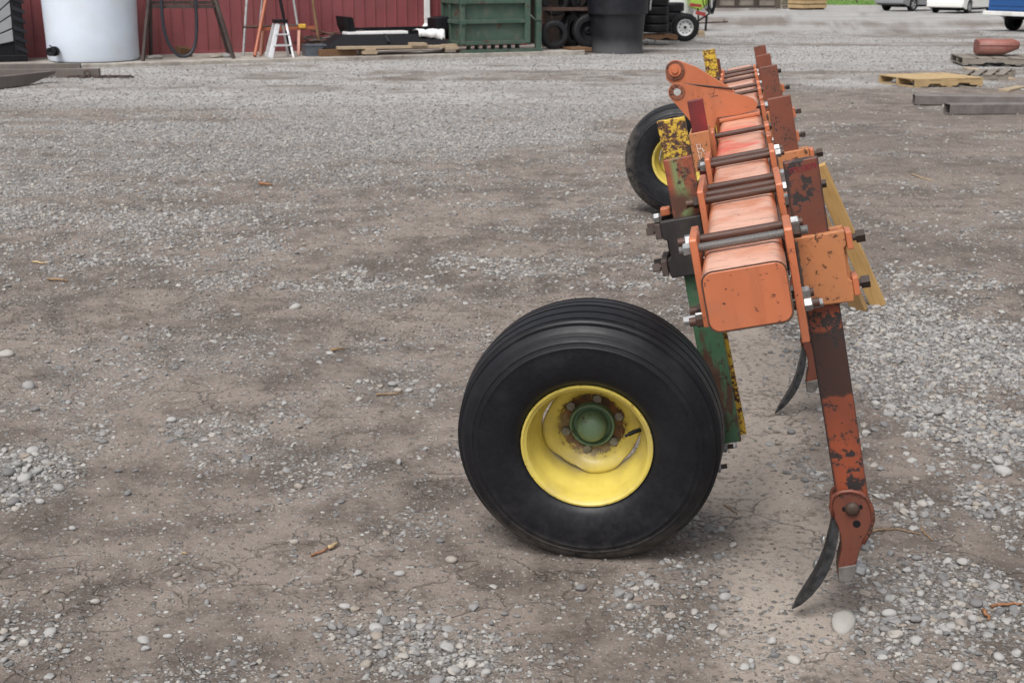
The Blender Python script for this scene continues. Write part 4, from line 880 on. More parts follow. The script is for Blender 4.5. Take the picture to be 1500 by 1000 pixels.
o = MB(); o.bar(P3(381, 43, -1.05), P3(462, 41, -1.05), .06, .06); o.build('beam', M['orangepipe'], sh_, bevel=.005)
for p, q, d1 in (((386, 44), (381, 76), -1.3), ((386, 44), (384, 76), -.75), ((438, 44), (445, 75), -.75), ((438, 44), (437, 76), -1.3)):
    A = P3(*q, d1); A.z = SL; o = MB(); o.bar(A, P3(*p, -1.05), .05, .04); o.build('leg', M['orangepipe'], sh_)
q = P3(443, 39.5, -1.06); o = MB(); o.box(q.x - .07, q.x + .06, -1.11, -1.0, q.z - .03, q.z + .05); o.build('clamp', plain('clampyel', (.60, .36, .05), .5), sh_, bevel=.012)
A = P3(469, 66, -1.1); A.z = SL; Bt = P3(458, 0, -.5); o = MB(); o.tube([A, A + (Bt - A) * 1.35], .03, 8); pp = o.build('brown_pole', M['woodbrown'], None, 40); pp.location = BO; pp.rotation_euler = (0, 0, BA); tag(pp, 'weathered brown pole leaning on the red wall by the scrap', 'pole')
# stepladder
ld = barnset('step_ladder', 'small white aluminium stepladder with black top cap', 'ladder')
tz = P3(410, 31, -1.55)
o = MB(); o.box(tz.x - .13, tz.x + .13, -1.64, -1.46, tz.z - .035, tz.z + .03); o.build('top_cap', M['black'], ld, bevel=.012)
fl = []
for p, q, d0, d1, w in (((407, 35), (396, 84), -1.60, -1.95, .085), ((419, 34), (430, 82), -1.60, -1.95, .035), ((402, 35), (390, 80), -1.50, -1.45, .07), ((414, 36), (422, 80), -1.50, -1.3, .04)):
    A = P3(*q, d1); A.z = SL; Bt = P3(*p, d0); o = MB(); o.bar(A, Bt, w, .03, (0, 1, 0)); o.build('rail', M['alu'], ld, bevel=.004); fl.append((A, Bt))
for f in (.36, .68):
    for i, j in ((0, 1), (2, 3)): o = MB(); o.bar(fl[i][0].lerp(fl[i][1], f), fl[j][0].lerp(fl[j][1], f), .09 if i == 0 else .03, .022); o.build('step', M['alu'], ld)
# blue-grey tote, timber, scrap
q0, q1 = P3(449, 80, -1.7), P3(478, 80, -1.7); tb = at_barn('metal_box', 'blue grey steel box on the apron at the end of the black blade', 'box', (q0.x + q1.x) / 2, -1.6, SL)
w2 = (q1.x - q0.x) / 2; M['bluegrey'] = plain('bluegrey', (.085, .10, .12), .5, .3, .2, 6, .1)
o = MB(); o.box(-w2, w2, -.12, .2, 0, .20); o.build('box_body', M['bluegrey'], tb, bevel=.01); o = MB(); o.box(-w2 - .01, w2 + .01, -.13, .21, .18, .215); o.build('lid', M['bluegrey'], tb, bevel=.008)
o = MB(); o.lathe([(0, 0), (0, .03), (-.012, .03), (-.012, 0)], 12, 'y'); h = o.build('port', M['black'], tb, 30); h.location = (w2 * .6, -.119, .07)
q0, q1 = P3(466, 77, -1.75), P3(520, 76, -1.75); o = MB(); o.box(0, (q1.x - q0.x), -.07, .07, 0, .13); b = o.build('timber', M['woodbrown'], None, bevel=.008); b.location = bw(q0.x, -1.8, SL); b.rotation_euler = (0, 0, BA); tag(b, 'thick brown timber under the end of the black blade', 'timber')
sp = at_barn('scrap_pile', 'heap of rusty rods and angle iron scrap by the barn wall', 'scrap', P3(480, 60, -.7).x, -.75, SL)
for i in range(26):
    o = MB(); L_ = rng.uniform(.35, 1.2); z = rng.uniform(.04, .36); o.bar((-L_ / 2, 0, 0), (L_ / 2, 0, 0), rng.uniform(.02, .05), rng.uniform(.01, .04)); b = o.build('scrap_bar', M['rustdark'] if i % 3 else M['rust'], sp)
    b.location = (rng.uniform(-.25, .45), rng.uniform(-.3, .35), z); b.rotation_euler = (rng.uniform(0, 3), rng.uniform(-.35, .35), rng.uniform(-.5, .5))
# black blade on planks
bl = barnset('scraper_blade', 'long black steel scraper blade lying on planks by the barn', 'blade'); D = -1.55
tl, tr, br_, b_l = P3(503, 51, D), P3(641, 50, D), P3(664, 69, D - .25), P3(474, 71, D - .25)
o = MB(); o.add([tl, tr, br_, b_l] + [p + Vector((0, .03, 0)) for p in (tl, tr, br_, b_l)], [(0, 1, 2, 3), (7, 6, 5, 4), (0, 4, 5, 1), (1, 5, 6, 2), (2, 6, 7, 3), (3, 7, 4, 0)]); o.build('front_panel', M['black'], bl)
b0, b1 = P3(505, 52, -.95), P3(643, 50, -.95); hz = P3(560, 40, -.95).z
o = MB(); o.box(b0.x, b1.x, -.98, -.93, b0.z - .3, hz); o.build('back_panel', M['black'], bl, bevel=.006)
for pix in ([(497, 24), (510, 25), (514, 44), (513, 52), (506, 52), (499, 38)], [(632, 27), (651, 24), (650, 38), (645, 52), (633, 52)]):
    q = [P3(x, y, -1.15) for x, y in pix]; o = MB(); o.prism([(p.x, p.z) for p in q], -1.45, -.90); e = o.build('end_plate', M['black'], bl, bevel=.006)
    x0 = min(p.x for p in q); x1 = max(p.x for p in q)
    for f in (.3, .6): o = MB(); o.box(x0 + (x1 - x0) * f - .012, x0 + (x1 - x0) * f + .012, -1.475, -1.451, q[0].z - .34, q[0].z - .02); o.build('rib', M['black'], e)
A, Bt = P3(563, 51, D - .02), P3(569, 63, D - .2); o = MB(); o.bar(A, Bt, .05, .05); o.build('brace', M['blackplastic'], bl)
for y0, y1, x in ((tl, b_l, 0), (tr, br_, 0)):
    o = MB(); o.add([y0, y1, y1 + Vector((0, .5, 0)), y0 + Vector((0, .55, 0))], [(0, 1, 2, 3)]); g_ = o.build('side_panel', M['black'], bl); sm = g_.modifiers.new('t', 'SOLIDIFY'); sm.thickness = .015
A, Bt = P3(508, 49, -1.5), P3(597, 47.5, -1.5); o = MB(); o.box(A.x, Bt.x, -1.53, -1.2, A.z - .03, A.z + .02); b = o.build('foam_sheet', M['white'], None, bevel=.006); b.location = BO; b.rotation_euler = (0, 0, BA); tag(b, 'thin white foam sheet lying along the black blade', 'foam sheet')
A, Bt = P3(610, 46, -1.5), P3(648, 46, -1.5); o = MB(); N = 14
vs = []
for i in range(N + 1):
    for j, (dy, dz) in enumerate(((-.10, -.10), (-.09, .0), (-.05, .03), (.1, .035), (.25, .01))): vs.append((A.x + (Bt.x - A.x) * i / N, -1.55 + dy + rng.uniform(-.02, .02), A.z + dz + .012 * math.sin(i * .9) + rng.uniform(-.008, .008) - (.14 * (i / N) ** 3 if j < 2 else 0)))
o.add(vs, [(i * 5 + j, (i + 1) * 5 + j, (i + 1) * 5 + j + 1, i * 5 + j + 1) for i in range(N) for j in range(4)]); b = o.build('white_tarp', M['white'], None, True); b.location = BO; b.rotation_euler = (0, 0, BA); sm = b.modifiers.new('t', 'SOLIDIFY'); sm.thickness = .01; tag(b, 'crumpled white tarp under the downspout on the blade', 'tarp')
def plank(p, q, d0, d1, th, mat, label, cat='plank', zoff=0.0, group=None):
    A, Bt = P3(*p, d0), P3(*q, d0); o = MB(); nn = 10; L_ = Bt.x - A.x
    o.box(0, L_, d0, d1, 0, th); b = o.build('plank', M[mat], None, bevel=.004); b.location = bw(A.x, 0, A.z + zoff); b.rotation_euler = (0, -math.atan2(Bt.z - A.z, L_), BA); return tag(b, label, cat, group)
plank((496, 73), (663, 70.5), -1.95, -1.72, .05, 'woodpale', 'long pale plank lying along the front of the black blade')
plank((650, 69.5), (692, 68), -1.93, -1.76, .05, 'woodpale', 'pale plank end sticking out past the blade beside the green bin')
for x0, x1, y, lb in ((532, 553, 80, 'short wood block on edge under the long plank'), (536, 551, 76.5, 'upper wood block beneath the middle of the plank'), (604, 626, 68, 'offcut lying on top of the long plank'), (654, 668, 77, 'lower wood block under the plank end by the green bin'), (654, 671, 73, 'upper wood block under the plank end by the green bin')):
    plank((x0, y), (x1, y), -2.0, -1.75, .06, 'woodold' if 'lower' in lb else 'woodpale', lb, 'wood block')
# green steel bin
gb_ = barnset('steel_bin', 'dark green steel bin with framed panels and a gate post', 'steel bin'); D = -2.05
def gx(px, d=-2.05): return bp(px, 40, d)[0]
def gz_(py, px=720, d=-2.05): return bp(px, py, d)[1]
TOPZ = 2.1; zb = gz_(63); zr = [zb, gz_(32), gz_(3), gz_(3) + .95]
o = MB(); o.box(gx(677), gx(776), -1.98, -1.08, zb + .04, TOPZ); o.build('bin_shell', M['greensteel'], gb_)
for x0, x1, dp in ((675, 681, .09), (769, 776.5, .09)): o = MB(); o.box(gx(x0), gx(x1), -1.98 - dp, -1.979, zb - .02, TOPZ + .02); o.build('post', M['greensteel'], gb_, bevel=.006)
for z in zr:
    o = MB(); o.box(gx(677) - .07, gx(677) - .001, -1.97, -1.08, z - .035, z + .035); o.build('rail', M['greensteel'], gb_, bevel=.006)
    for x0, x1 in ((681, 769),): o = MB(); o.box(gx(x0), gx(x1), -2.055, -1.979, z - .035, z + .035); o.build('rail', M['greensteel'], gb_, bevel=.006)
for yy_ in (-1.1, -1.52): o = MB(); o.box(gx(677) - .06, gx(677) - .002, yy_ - .03, yy_ + .03, zb, TOPZ); o.build('side_post', M['greensteel'], gb_)
for z in zr[1:3]: o = MB(); o.box(gx(674), gx(682), -2.11, -2.07, z - .05, z + .05); o.build('hinge', M['greensteel'], gb_, bevel=.01)
o = MB(); o.box(gx(786), gx(793.5), -2.05, -1.95, SL, TOPZ); o.build('gate_post', M['greensteel'], gb_, bevel=.006); o = MB(); o.box(gx(676), gx(795), -2.07, -1.93, SL, SL + .06); o.build('base_rail', M['greensteel'], gb_, bevel=.006)
o = MB(); o.tube([P3(777, 22, D), P3(783, 29, D), P3(793, 31, D)], .016, 8); o.build('latch', M['greensteel'], gb_, True)
for i in range(7): x = 690 + i * 12; o = MB(); o.box(gx(x), gx(x + 1.6), -1.97, -1.8, SL + .06, zb); o.build('foot_rib', M['greensteel'], gb_)
o = MB(); o.box(gx(778.5), gx(784), -1.5, -1.1, SL + .25, 2.0); o = o.build('side_sheet', M['blackplastic'], gb_)
# ------------------------------------------------------------------ tyres
def tyre_mesh(R, Wd, ri, name='tyre', lugs=0, mat='rubber'):
    h = Wd / 2; o = MB(); P = [(-h * .7, ri), (-h * .92, ri + .012), (-h, (ri + R) / 2), (-h * .93, R - .035), (-h * .8, R - .008), (-h * .5, R), (-h * .48, R - .012), (-h * .42, R - .012), (-h * .4, R + .002), (-.01, R + .003), (-.008, R - .010), (.008, R - .010), (.01, R + .003)]
    P += [(-a, b) for a, b in P[:-4][::-1]] + [(h * .62, ri + .02), (h * .5, R - .03), (-h * .5, R - .03), (-h * .62, ri + .02)]
    o.lathe(P, 48, 'z', close=True)
    if lugs:
        for k in range(lugs):
            t = 2 * math.pi * k / lugs
            for s_ in (-1, 1):
                m4 = Matrix.Rotation(t + (.5 * s_ * math.pi / lugs), 4, 'Z'); o.box(R - .03, R + .008, -.021, .021, s_ * h * .45 if s_ > 0 else -h * .98, s_ * h * .98 if s_ > 0 else -h * .45, m4)
    return o.mesh(name, M[mat], 30)
TA = tyre_mesh(.335, .205, .20); TB = tyre_mesh(.37, .24, .20); TC = tyre_mesh(.29, .24, .165, mat='rubber'); TD = tyre_mesh(.34, .2, .19, mat='rubber')
def flat_tyre(P, me, label, group, k): return tag(link('tyre', me, None, P, (rng.uniform(-.02, .02), rng.uniform(-.02, .02), rng.uniform(0, 6))), label, 'tyre', group)
ORD = ['lowest', 'second', 'third', 'fourth', 'fifth', 'sixth', 'seventh']
G1 = gpix(957, 66.5); 
def pallet(name, label, P, rz, w, l, mat, mat2=None, slats=6, gap=.2, h=.12, tilt=(0, 0), group=None):
    t = thing(name, label, 'pallet', P, rz, group); t.rotation_euler = (tilt[0], tilt[1], rz)
    for y in (-l / 2 + .02, 0, l / 2 - .02):
        o = MB(); q = [(-w / 2, 0), (-w * .32, 0), (-w * .29, .035), (-w * .14, .035), (-w * .11, 0), (w * .11, 0), (w * .14, .035), (w * .29, .035), (w * .32, 0), (w / 2, 0), (w / 2, .09), (-w / 2, .09)]; o.prism(q, y - .019, y + .019); o.build('stringer', M[mat], t, bevel=.002)
    sw = w / slats
    for i in range(slats): o = MB(); x = -w / 2 + sw * i; o.box(x + sw * gap * .2, x + sw * (1 - gap), -l / 2 + rng.uniform(-.008, .008), l / 2 + rng.uniform(-.008, .008), .0905, .109); o.build('deck_board', M[mat2 or mat], t, bevel=.002)
    for x in (-w / 2 + .05, 0, w / 2 - .05): o = MB(); o.box(x - .045, x + .045, -l / 2, l / 2, -.018, -.0005); o.build('bottom_board', M[mat], t)
    return t
pallet('pallet', 'low brown wooden pallet carrying the tyre stack by the black tub', (G1.x, G1.y + .4, .02), R_(12), 1.0, .9, 'woodbrown', 'woodbrown')
for k in range(7): flat_tyre((G1.x + .05 + rng.uniform(-.012, .012), G1.y + .38, .16 + .105 + k * .207), TA, f'black car tyre, {ORD[k]} up in the stack on the brown pallet', 'tyres stacked on the pallet', k)
G2 = gpix(992, 61); 
for k in range(4): flat_tyre((G2.x - .06 + rng.uniform(-.02, .02), G2.y + 1.25, slope(G2.y + 1.25) + .12 + k * .24), TB, f'wide black tyre, {ORD[k]} up in the stack behind the white rimmed wheel', 'tyres stacked behind the wheel', k)
# spare wheel with white spoked rim
G3 = gpix(1003.5, 61.5); TW = tyre_mesh(.345, .25, .205, lugs=26)
wr = thing('trailer_wheel', 'knobbly black tyre on a white steel rim with round holes', 'wheel', (G3.x, G3.y + .12, G3.z + .35), 0); wr.rotation_euler = (R_(90), 0, R_(-4))
link('tyre', TW, wr); o = MB(); o.lathe([(.10, .200), (.118, .207), (.123, .202), (.118, .192), (.085, .180), (.055, .172), (.052, .10), (.07, .075), (.075, .055), (.06, .04), (.06, 0)], 40, 'z'); o.lathe([(.05, .2), (-.11, .2), (-.11, .18)], 40, 'z'); wrim = o.build('rim', M['whitepaint'], wr, 40)
for k in range(10): o = MB(); t = k * .6283; o.lathe([(.0545, 0), (.0545, .017), (.05, .017)], 12, 'z', (.140 * math.cos(t), .140 * math.sin(t), 0)); o.build('rim_hole', M['black'], wr, 30)
o = MB(); o.lathe([(.08, 0), (.08, .035), (.05, .035)], 16, 'z'); o.build('hub_bore', M['black'], wr, 30)
# rack with loose tyres
rk = barnset('tyre_rack', 'rusty shelf rack loaded with black tyres beside the green bin', 'rack')
for y in (13.5, -24): o = MB(); o.bar(P3(794, y, -1.4), P3(875, y, -1.4), .05, .07); o.build('shelf_rail', M['rust'], rk); o = MB(); o.bar(P3(794, y, -.8), P3(875, y, -.8), .05, .07); o.build('shelf_rail', M['rust'], rk)
for px, dd in ((796, -.7), (874, -.7), (874, -1.45)): A = P3(px, 60, dd); o = MB(); o.box(A.x - .025, A.x + .025, dd - .025, dd + .025, SL, 2.2); o.build('upright', M['rust'], rk)
o = MB(); o.tube([P3(807, 8, -1.6), P3(808, 28, -1.6), P3(808.5, 48, -1.6)], .008, 6); o.build('dangling_wire', M['rust'], rk)
def up_tyre(px, py, d, me, label, yaw=0.0, R=.335, onfloor=False):
    A = P3(px, py, d); z = SL + R if onfloor else A.z; o = link('tyre', me, None, bw(A.x, d, z), (R_(90), 0, BA + yaw)); return tag(o, label, 'tyre', 'tyres standing in the rack')
up_tyre(811, 48, -1.55, TC, 'dark tyre standing face on at the rack, next to the green post', R_(-10), .29, True)
up_tyre(834, 44, -1.0, TD, 'tyre half hidden in the dark behind the one by the green post', R_(40), .34, True); up_tyre(842, 44, -.75, TD, 'tyre deep in the rack shadow between two others', R_(20), .34, True)
w_ = up_tyre(861, 47, -1.35, TD, 'tyre with dark hub standing beside the black tub', R_(-8), .34, True)
o = MB(); o.lathe([(.09, .19), (.05, .17), (.03, .09), (.06, .06), (.06, .03), (.02, .03), (.02, 0)], 24, 'z'); o.build('hub', M['black'], w_, 35)
up_tyre(812, 3, -1.2, TC, 'dark tyre standing on the upper shelf of the rack', R_(-8), .27); up_tyre(852, -4, -1.2, TD, 'larger dark tyre on the upper shelf near the tub', R_(12)); up_tyre(835, -2, -.9, TD, 'dark tyre at the back of the upper shelf', R_(30))
A, Bt = P3(842, 78, -2.2), P3(872, 78, -2.2); o = MB(); o.box(A.x, Bt.x, -2.05, -1.5, .02, .10); b = o.build('plank', M['woodbrown'], None, bevel=.006); b.location = BO; b.rotation_euler = (0, 0, BA); tag(b, 'wet brown planks on the ground in front of the tyre rack', 'plank')
# tub
G = gpix(906, 79.5); tw = .5 * (946 - 872) * math.hypot(G.y, HC) / FPX
tb = thing('plastic_tub', 'big black plastic tub nested under another, dusty at the foot', 'tub', (G.x, G.y + tw * .9, G.z), .2)
t = NT('tubplastic'); t.obj(False); x, y, z = t.sep(t._raw); c = t.mix(t.ss(t.noise(3, 6, .7), .4, .7), (.007, .008, .012), (.016, .017, .022)); c = t.mix(t.ma('MULTIPLY', t.ss(t.ma('ADD', z, t.ma('MULTIPLY', t.noise(2.5, 4), .25)), .50, .10), .75), c, (.16, .165, .175)); M['tub'] = t.out(c, .5)
o = MB(); o.lathe([(0, 0), (0, tw * .97), (.02, tw), (.45, tw * 1.03), (.86, tw * 1.09), (.88, tw * 1.02)], 48, 'z'); o.build('lower_tub', M['tub'], tb, 40)
o = MB(); o.lathe([(.80, tw * 1.10), (.79, tw * 1.17), (.85, tw * 1.185), (1.3, tw * 1.22), (1.62, tw * 1.26), (1.66, tw * 1.32), (1.70, tw * 1.3), (1.6, tw * 1.2), (1.0, tw * 1.05), (1.0, 0)], 48, 'z'); o.build('upper_tub', M['blackplastic'], tb, 40)
o = MB(); o.bar((tw * 1.2, -.2, .86), (tw * 1.27, -.2, 1.5), .03, .03); o.build('strap', M['galv'], tb)
# farm machine behind the wheel, pale tank, blocks
Gm = gpix(1036, 47); fm = thing('sprayer_machine', 'farm machine with lime green tank, red frame and black hydraulic hoses', 'farm machine', (Gm.x, Gm.y + .6, Gm.z))
sc_ = math.hypot(Gm.y, HC) / FPX
def FM(px, py, d=0.0): return Vector(((px - 1036) * sc_, d, (47 - py) * sc_))
M['lime'] = plain('lime', (.30, .46, .07), .4, 0, .06, 4, 0); M['redframe'] = paint('redframe', (.30, .03, .03), None, .58, 10, .3)
o = MB(); o.prism([(FM(1018, 10).x, FM(0, 14).z), (FM(1031, 10).x, FM(0, 20).z), (FM(1046, 10).x, FM(0, 8).z), (FM(1048, 10).x, 1.5), (FM(1014, 10).x, 1.5)], .5, 1.4); o.build('tank', M['lime'], fm, bevel=.05)
for p, q, w, mt in (((1013, 10), (1030, 12), .10, 'redframe'), ((1022, 21), (1036, 24), .12, 'redframe'), ((1026, 36), (1069, 34), .05, 'rust'), ((1026, 33), (1041, 23), .05, 'black'), ((1038, 26), (1037, 51), .07, 'black'), ((1025, 15), (1027, 40), .05, 'black')):
    o = MB(); o.bar(FM(*p), FM(*q), w, w); o.build('frame_bar', M[mt], fm, bevel=.006)
o = MB(); o.tube([FM(1063, 31), FM(1064, 36)], .02, 8); o.build('hitch_pin', M['rust'], fm, True)
for k in range(7):
    a0_ = 1030 + k * 3; o = MB(); o.tube(smooth_pts([FM(a0_, -25, .1 * k - .3), FM(a0_ + 2 * math.sin(k), 5, .08 * k - .3), FM(1038 + 1.5 * k, 19 + k % 3 * 2, .05 * k - .3), FM(1046 + k * .8, 10, .05 * k - .2), FM(1050 + k * .4, -22, .1)]), .018, 6); o.build('hose', M['black'], fm, True)
for i, (x0, x1, y, lb) in enumerate(((1025, 1037, 52, 'pale wood block standing under the machine frame'), (1024, 1035, 46, 'upper wood block stacked under the machine frame'))):
    P = gpix((x0 + x1) / 2, 56); o = MB(); o.box(-.1, .1, -.1, .1, 0, .085); b = o.build('wood_block', M['woodpale'], None, bevel=.006); b.location = (P.x, P.y + .6, slope(P.y) + .01 + .09 * i); b.rotation_euler = (0, 0, .3 * i); tag(b, lb, 'wood block')
Gt = gpix(996, 44); t_ = thing('white_tank', 'white plastic tank standing behind the stacked tyres', 'tank', (Gt.x, Gt.y, Gt.z))
o = MB(); o.lathe([(.5, 0), (.5, .42), (.56, .46), (1.5, .46), (1.62, .3), (1.64, 0)], 32, 'z'); o.build('tank_shell', M['white'], t_, 35)
for x, y in ((-.35, -.3), (.35, -.3), (.35, .3), (-.35, .3)): o = MB(); o.box(x - .03, x + .03, y - .03, y + .03, 0, .52); o.build('leg', M['rust'], t_)
# ------------------------------------------------------------------ steel beams at the left
def beam_px(p, q, h, w, mat, label, ext=3.0, taper=0, hollow=False, name='steel_beam', group=None):
    """beam lying on the ground; p = photo pixel of its visible lower end, q = another pixel along its lower near edge"""
    A = gpix(*p); Bq = gpix(*q); d = (Bq - A); d.z = 0; d.normalize(); L_ = (Bq - A).length + ext
    o = MB()
    if hollow:
        th = .009; nn = rrect(w / 2, h / 2, .012, 3); ni = rrect(w / 2 - th, h / 2 - th, .006, 3); n = len(nn)
        V = [(0, a, b + h / 2) for a, b in nn] + [(0, a, b + h / 2) for a, b in ni] + [(L_, a, b + h / 2) for a, b in nn] + [(L_, a, b + h / 2) for a, b in ni]
        F = []
        for k in range(n):
            j = (k + 1) % n; F += [(k, j, n + j, n + k), (2 * n + k, 3 * n + k, 3 * n + j, 2 * n + j), (k, 2 * n + k, 2 * n + j, j), (n + k, n + j, 3 * n + j, 3 * n + k)]
        o.add(V, F)
    elif taper: o.prism([(0, h * .75), (0, h), (L_, h), (L_, 0), (taper, 0)], -w / 2, w / 2)
    else: o.box(0, L_, -w / 2, w / 2, 0, h)
    b = o.build(name, M[mat], None, bevel=.004 if not hollow else 0); b.location = (A.x - d.y * w / 2 * 0, A.y + w / 2, gh1(A.x, A.y) + .004); b.rotation_euler = (0, 0, math.atan2(d.y, d.x))
    return tag(b, label, 'steel beam', group)
M['steelbrown'] = paint('steelbrown', (.105, .088, .082), (.13, .11, .102), .60, 6, .5, .6)
beam_px((145, 114.5), (0, 115.5), .135, .13, 'steelbrown', 'long brown steel beam with a shackle and chain at its end', 4)
beam_px((117, 103), (0, 104), .10, .12, 'steelbrown', 'shorter brown steel beam lying behind the one with the chain', 4)
beam_px((76, 122), (0, 131), .165, .12, 'steelbrown', 'rusty steel beam with a tapered nose lying in front of the others', 4, taper=.62)
Gc = gpix(118, 114); sk_ = Gc
o = MB(); o.tube([Vector((math.cos(t) * .045, 0, .07 + math.sin(t) * .055)) for t in [i * math.pi * 2 / 16 for i in range(17)]], .012, 6); b = o.build('shackle', M['rust'], None, True); Gs = gpix(129, 115); b.location = (Gs.x, Gs.y - .02, .0); tag(b, 'rusty shackle hooked on the end of the brown beam', 'shackle')
chn = thing('chain', 'rusty iron chain trailing on the gravel from the brown beam', 'chain', (Gc.x, Gc.y - .1, 0)); o = MB(); pts = [Vector(((.026 * math.cos(t) + (.016 if math.cos(t) > 0 else -.016)), .022 * math.sin(t), 0)) for t in [i * math.pi / 8 for i in range(17)]]; o.tube(pts, .011, 6); LK = o.mesh('link', M['rustdark'], True)
path = smooth_pts([Vector((x_, y_, 0)) for x_, y_ in ((-.15, -.02), (.0, .0), (.12, -.10), (.22, .06), (.32, -.06), (.42, .04), (.52, -.05), (.62, .03), (.72, -.02), (.84, .02))], 5)
for i, p in enumerate(path[:-1]):
    d = path[i + 1] - p; link('link', LK, chn, (p.x, p.y, .015 + gh1(Gc.x + p.x, Gc.y + p.y)), (R_(90) if i % 2 else .2, 0, math.atan2(d.y, d.x)))
# ------------------------------------------------------------------ things on the right
beam_px((1341, 154), (1500, 156), .125, .19, 'tubesteel', 'grey hollow steel tube lying behind another on the mud', 4.5, hollow=True, name='steel_tube')
beam_px((1390, 168.5), (1500, 167.5), .125, .19, 'tubesteel', 'grey hollow steel tube lying on the mud in front of another', 4.5, hollow=True, name='steel_tube')
Gp = gpix(1362, 124); pallet('pallet', 'new yellow wooden pallet lying on the mud edge', (Gp.x, Gp.y, .02), R_(18), 1.15, .95, 'woodnew', 'woodnew', 5, .12)
Gq = gpix(1455, 116); pallet('pallet', 'broken grey weathered pallet sunk in the dirt beside the new one', (Gq.x, Gq.y + .3, -.02), R_(-28), .75, .8, 'woodold', 'woodold', 4, .3, tilt=(.05, -.06))
Gr = gpix(1462, 97); pallet('pallet', 'long grey pallet under the reddish fuel tank', (Gr.x + .35, Gr.y + .35, .03), R_(-8), 1.9, 1.2, 'woodold', 'woodold', 7, .12)
fg = thing('fuel_tank', 'faded red steel fuel tank with pointed nose on a grey pallet', 'fuel tank', (Gr.x + .10, Gr.y + .45, .145), R_(-6)); M['fadered'] = paint('fadered', (.22, .07, .055), (.27, .125, .105), .60, 8, .45, .55)
ft_ = MB(); vs = []; n = 16; ST = [(-.36, .20, .25), (-.34, .235, .27), (-.15, .25, .29), (.1, .245, .27), (.26, .21, .22), (.36, .14, .15), (.395, .05, .06)]
for x_, hw_, hh in ST:
    for k in range(n):
        t = 2 * math.pi * k / n; cx_, cz_ = math.cos(t), math.sin(t); vs.append((x_, hw_ * math.copysign(abs(cx_) ** .55, cx_), .15 + .5 * hh * math.copysign(abs(cz_) ** .6, cz_) + (.035 if x_ > .2 else 0)))
ft_.add(vs, [(i * n + k, i * n + (k + 1) % n, (i + 1) * n + (k + 1) % n, (i + 1) * n + k) for i in range(len(ST) - 1) for k in range(n)] + [tuple(range(n)), tuple(range((len(ST) - 1) * n, len(ST) * n))]); ft_.build('tank_body', M['fadered'], fg, 50)
o = MB(); o.tube([Vector((x_, -hw_ - .003, .19)) for x_, hw_, hh in ST[:-1]], .008, 6); o.build('seam', M['fadered'], fg, True)
def gplank(p, q, w, th, mat, label, cat='plank', z=0.0):
    A, Bq = gpix(*p), gpix(*q); A.z = gh1(A.x, A.y) + th / 2 + z; Bq.z = gh1(Bq.x, Bq.y) + th / 2 + z; o = MB(); o.bar((0, 0, 0), (Bq - A), w, th); b = o.build('plank', M[mat], None, bevel=.003); b.location = A; return tag(b, label, cat)
gplank((1418, 101), (1478, 117), .2, .025, 'woodpale', 'pale plank lying slanted on the dirt by the grey pallet')
gplank((1415, 94), (1432, 91), .12, .05, 'wooddark', 'dark rotten board end at the corner of the grey pallet')
gplank((1395, 108), (1425, 111), .08, .02, 'woodold', 'thin grey lath lying near the new pallet'); gplank((1405, 127), (1455, 131), .05, .015, 'woodold', 'thin lath lying in front of the broken pallet')
gplank((1470, 134), (1496, 128), .16, .03, 'woodpale', 'short tan board lying behind the steel tubes')
for i in range(12):
    P = gpix(rng.uniform(1295, 1500), rng.uniform(100, 135)); s = rng.uniform(.04, .10); o = link('dirt_clod', SM[rng.randrange(8)], None, (P.x, P.y, gh1(P.x, P.y) + .01), (0, 0, rng.uniform(0, 6)), (s, s * .7, s * .4)); tag(o, 'brown clod of dirt near the wooden pallets', 'dirt clod', 'dirt clods by the pallets')
# ------------------------------------------------------------------ far side: bins, crate, grass, fence
GL = Vector((19, 88, -1.2)); gf = MB(); gf.box(17, 400, 0, 600, -.01, .02); b = gf.build('grass_field', plain('grassfar', (.12, .19, .05), .9, 0, .35, .6, 0), None); b.location = (0, 88, slope(88)); tag(b, 'green field beyond the yard', kind='structure')
fb = MB()
for i in range(14000):
    x_ = rng.uniform(16, 75); y_ = 88 + 40 * rng.random() ** 1.8; h_ = rng.uniform(.05, .22); a_ = rng.uniform(0, 6.28); dx, dy = .04 * math.cos(a_), .04 * math.sin(a_)
    fb.add([(x_ - dx, y_ - dy, slope(y_)), (x_ + dx, y_ + dy, slope(y_)), (x_ + rng.uniform(-.06, .06), y_, slope(y_) + h_)], [(0, 1, 2)])
tag(fb.build('grass', plain('grassblade', (.10, .21, .03), .8, 0, .4, 1, 0)), 'short green grass along the far edge of the yard', 'grass', kind='stuff')
for px in (1222, 1130, 1290):
    P = gpix(px, 9); o = MB(); o.tube([(0, 0, 0), (0, 0, 1.4)], .05, 8); b = o.build('fence_post', M['wooddark'], None, 40); b.location = (P.x, P.y + 6, slope(P.y)); tag(b, 'thin dark fence post standing in the far grass', 'fence post', 'fence posts in the far grass')
s75 = lambda P: math.hypot(P.y, HC) / FPX
for px, lb in ((1066, 'dark wooden bin with tan panels standing behind the machine hoses'), (1093, 'dark wooden bin with tan panels in the middle of the far row'), (1124, 'dark wooden bin with tan panels beside the slatted crate')):
    P = gpix(px, 12.5); s_ = s75(P); b_ = thing('wooden_bin', lb, 'bin', (P.x, P.y + .6, P.z), R_(-3), 'wooden bins on the far side'); hw_ = 13.5 * s_
    o = MB(); o.box(-hw_, hw_, -.5, .6, .05, 1.3); o.build('panel', M['woodold'], b_)
    for x_ in (-hw_, hw_): o = MB(); o.box(x_ - .10, x_ + .10, -.62, .62, 0, 1.4); o.build('post', M['wooddark'], b_)
    for z_ in (.06, .62, 1.2): o = MB(); o.box(-hw_ + .1, hw_ - .1, -.58, -.501, z_ - .06, z_ + .10); o.build('rail', M['wooddark'], b_)
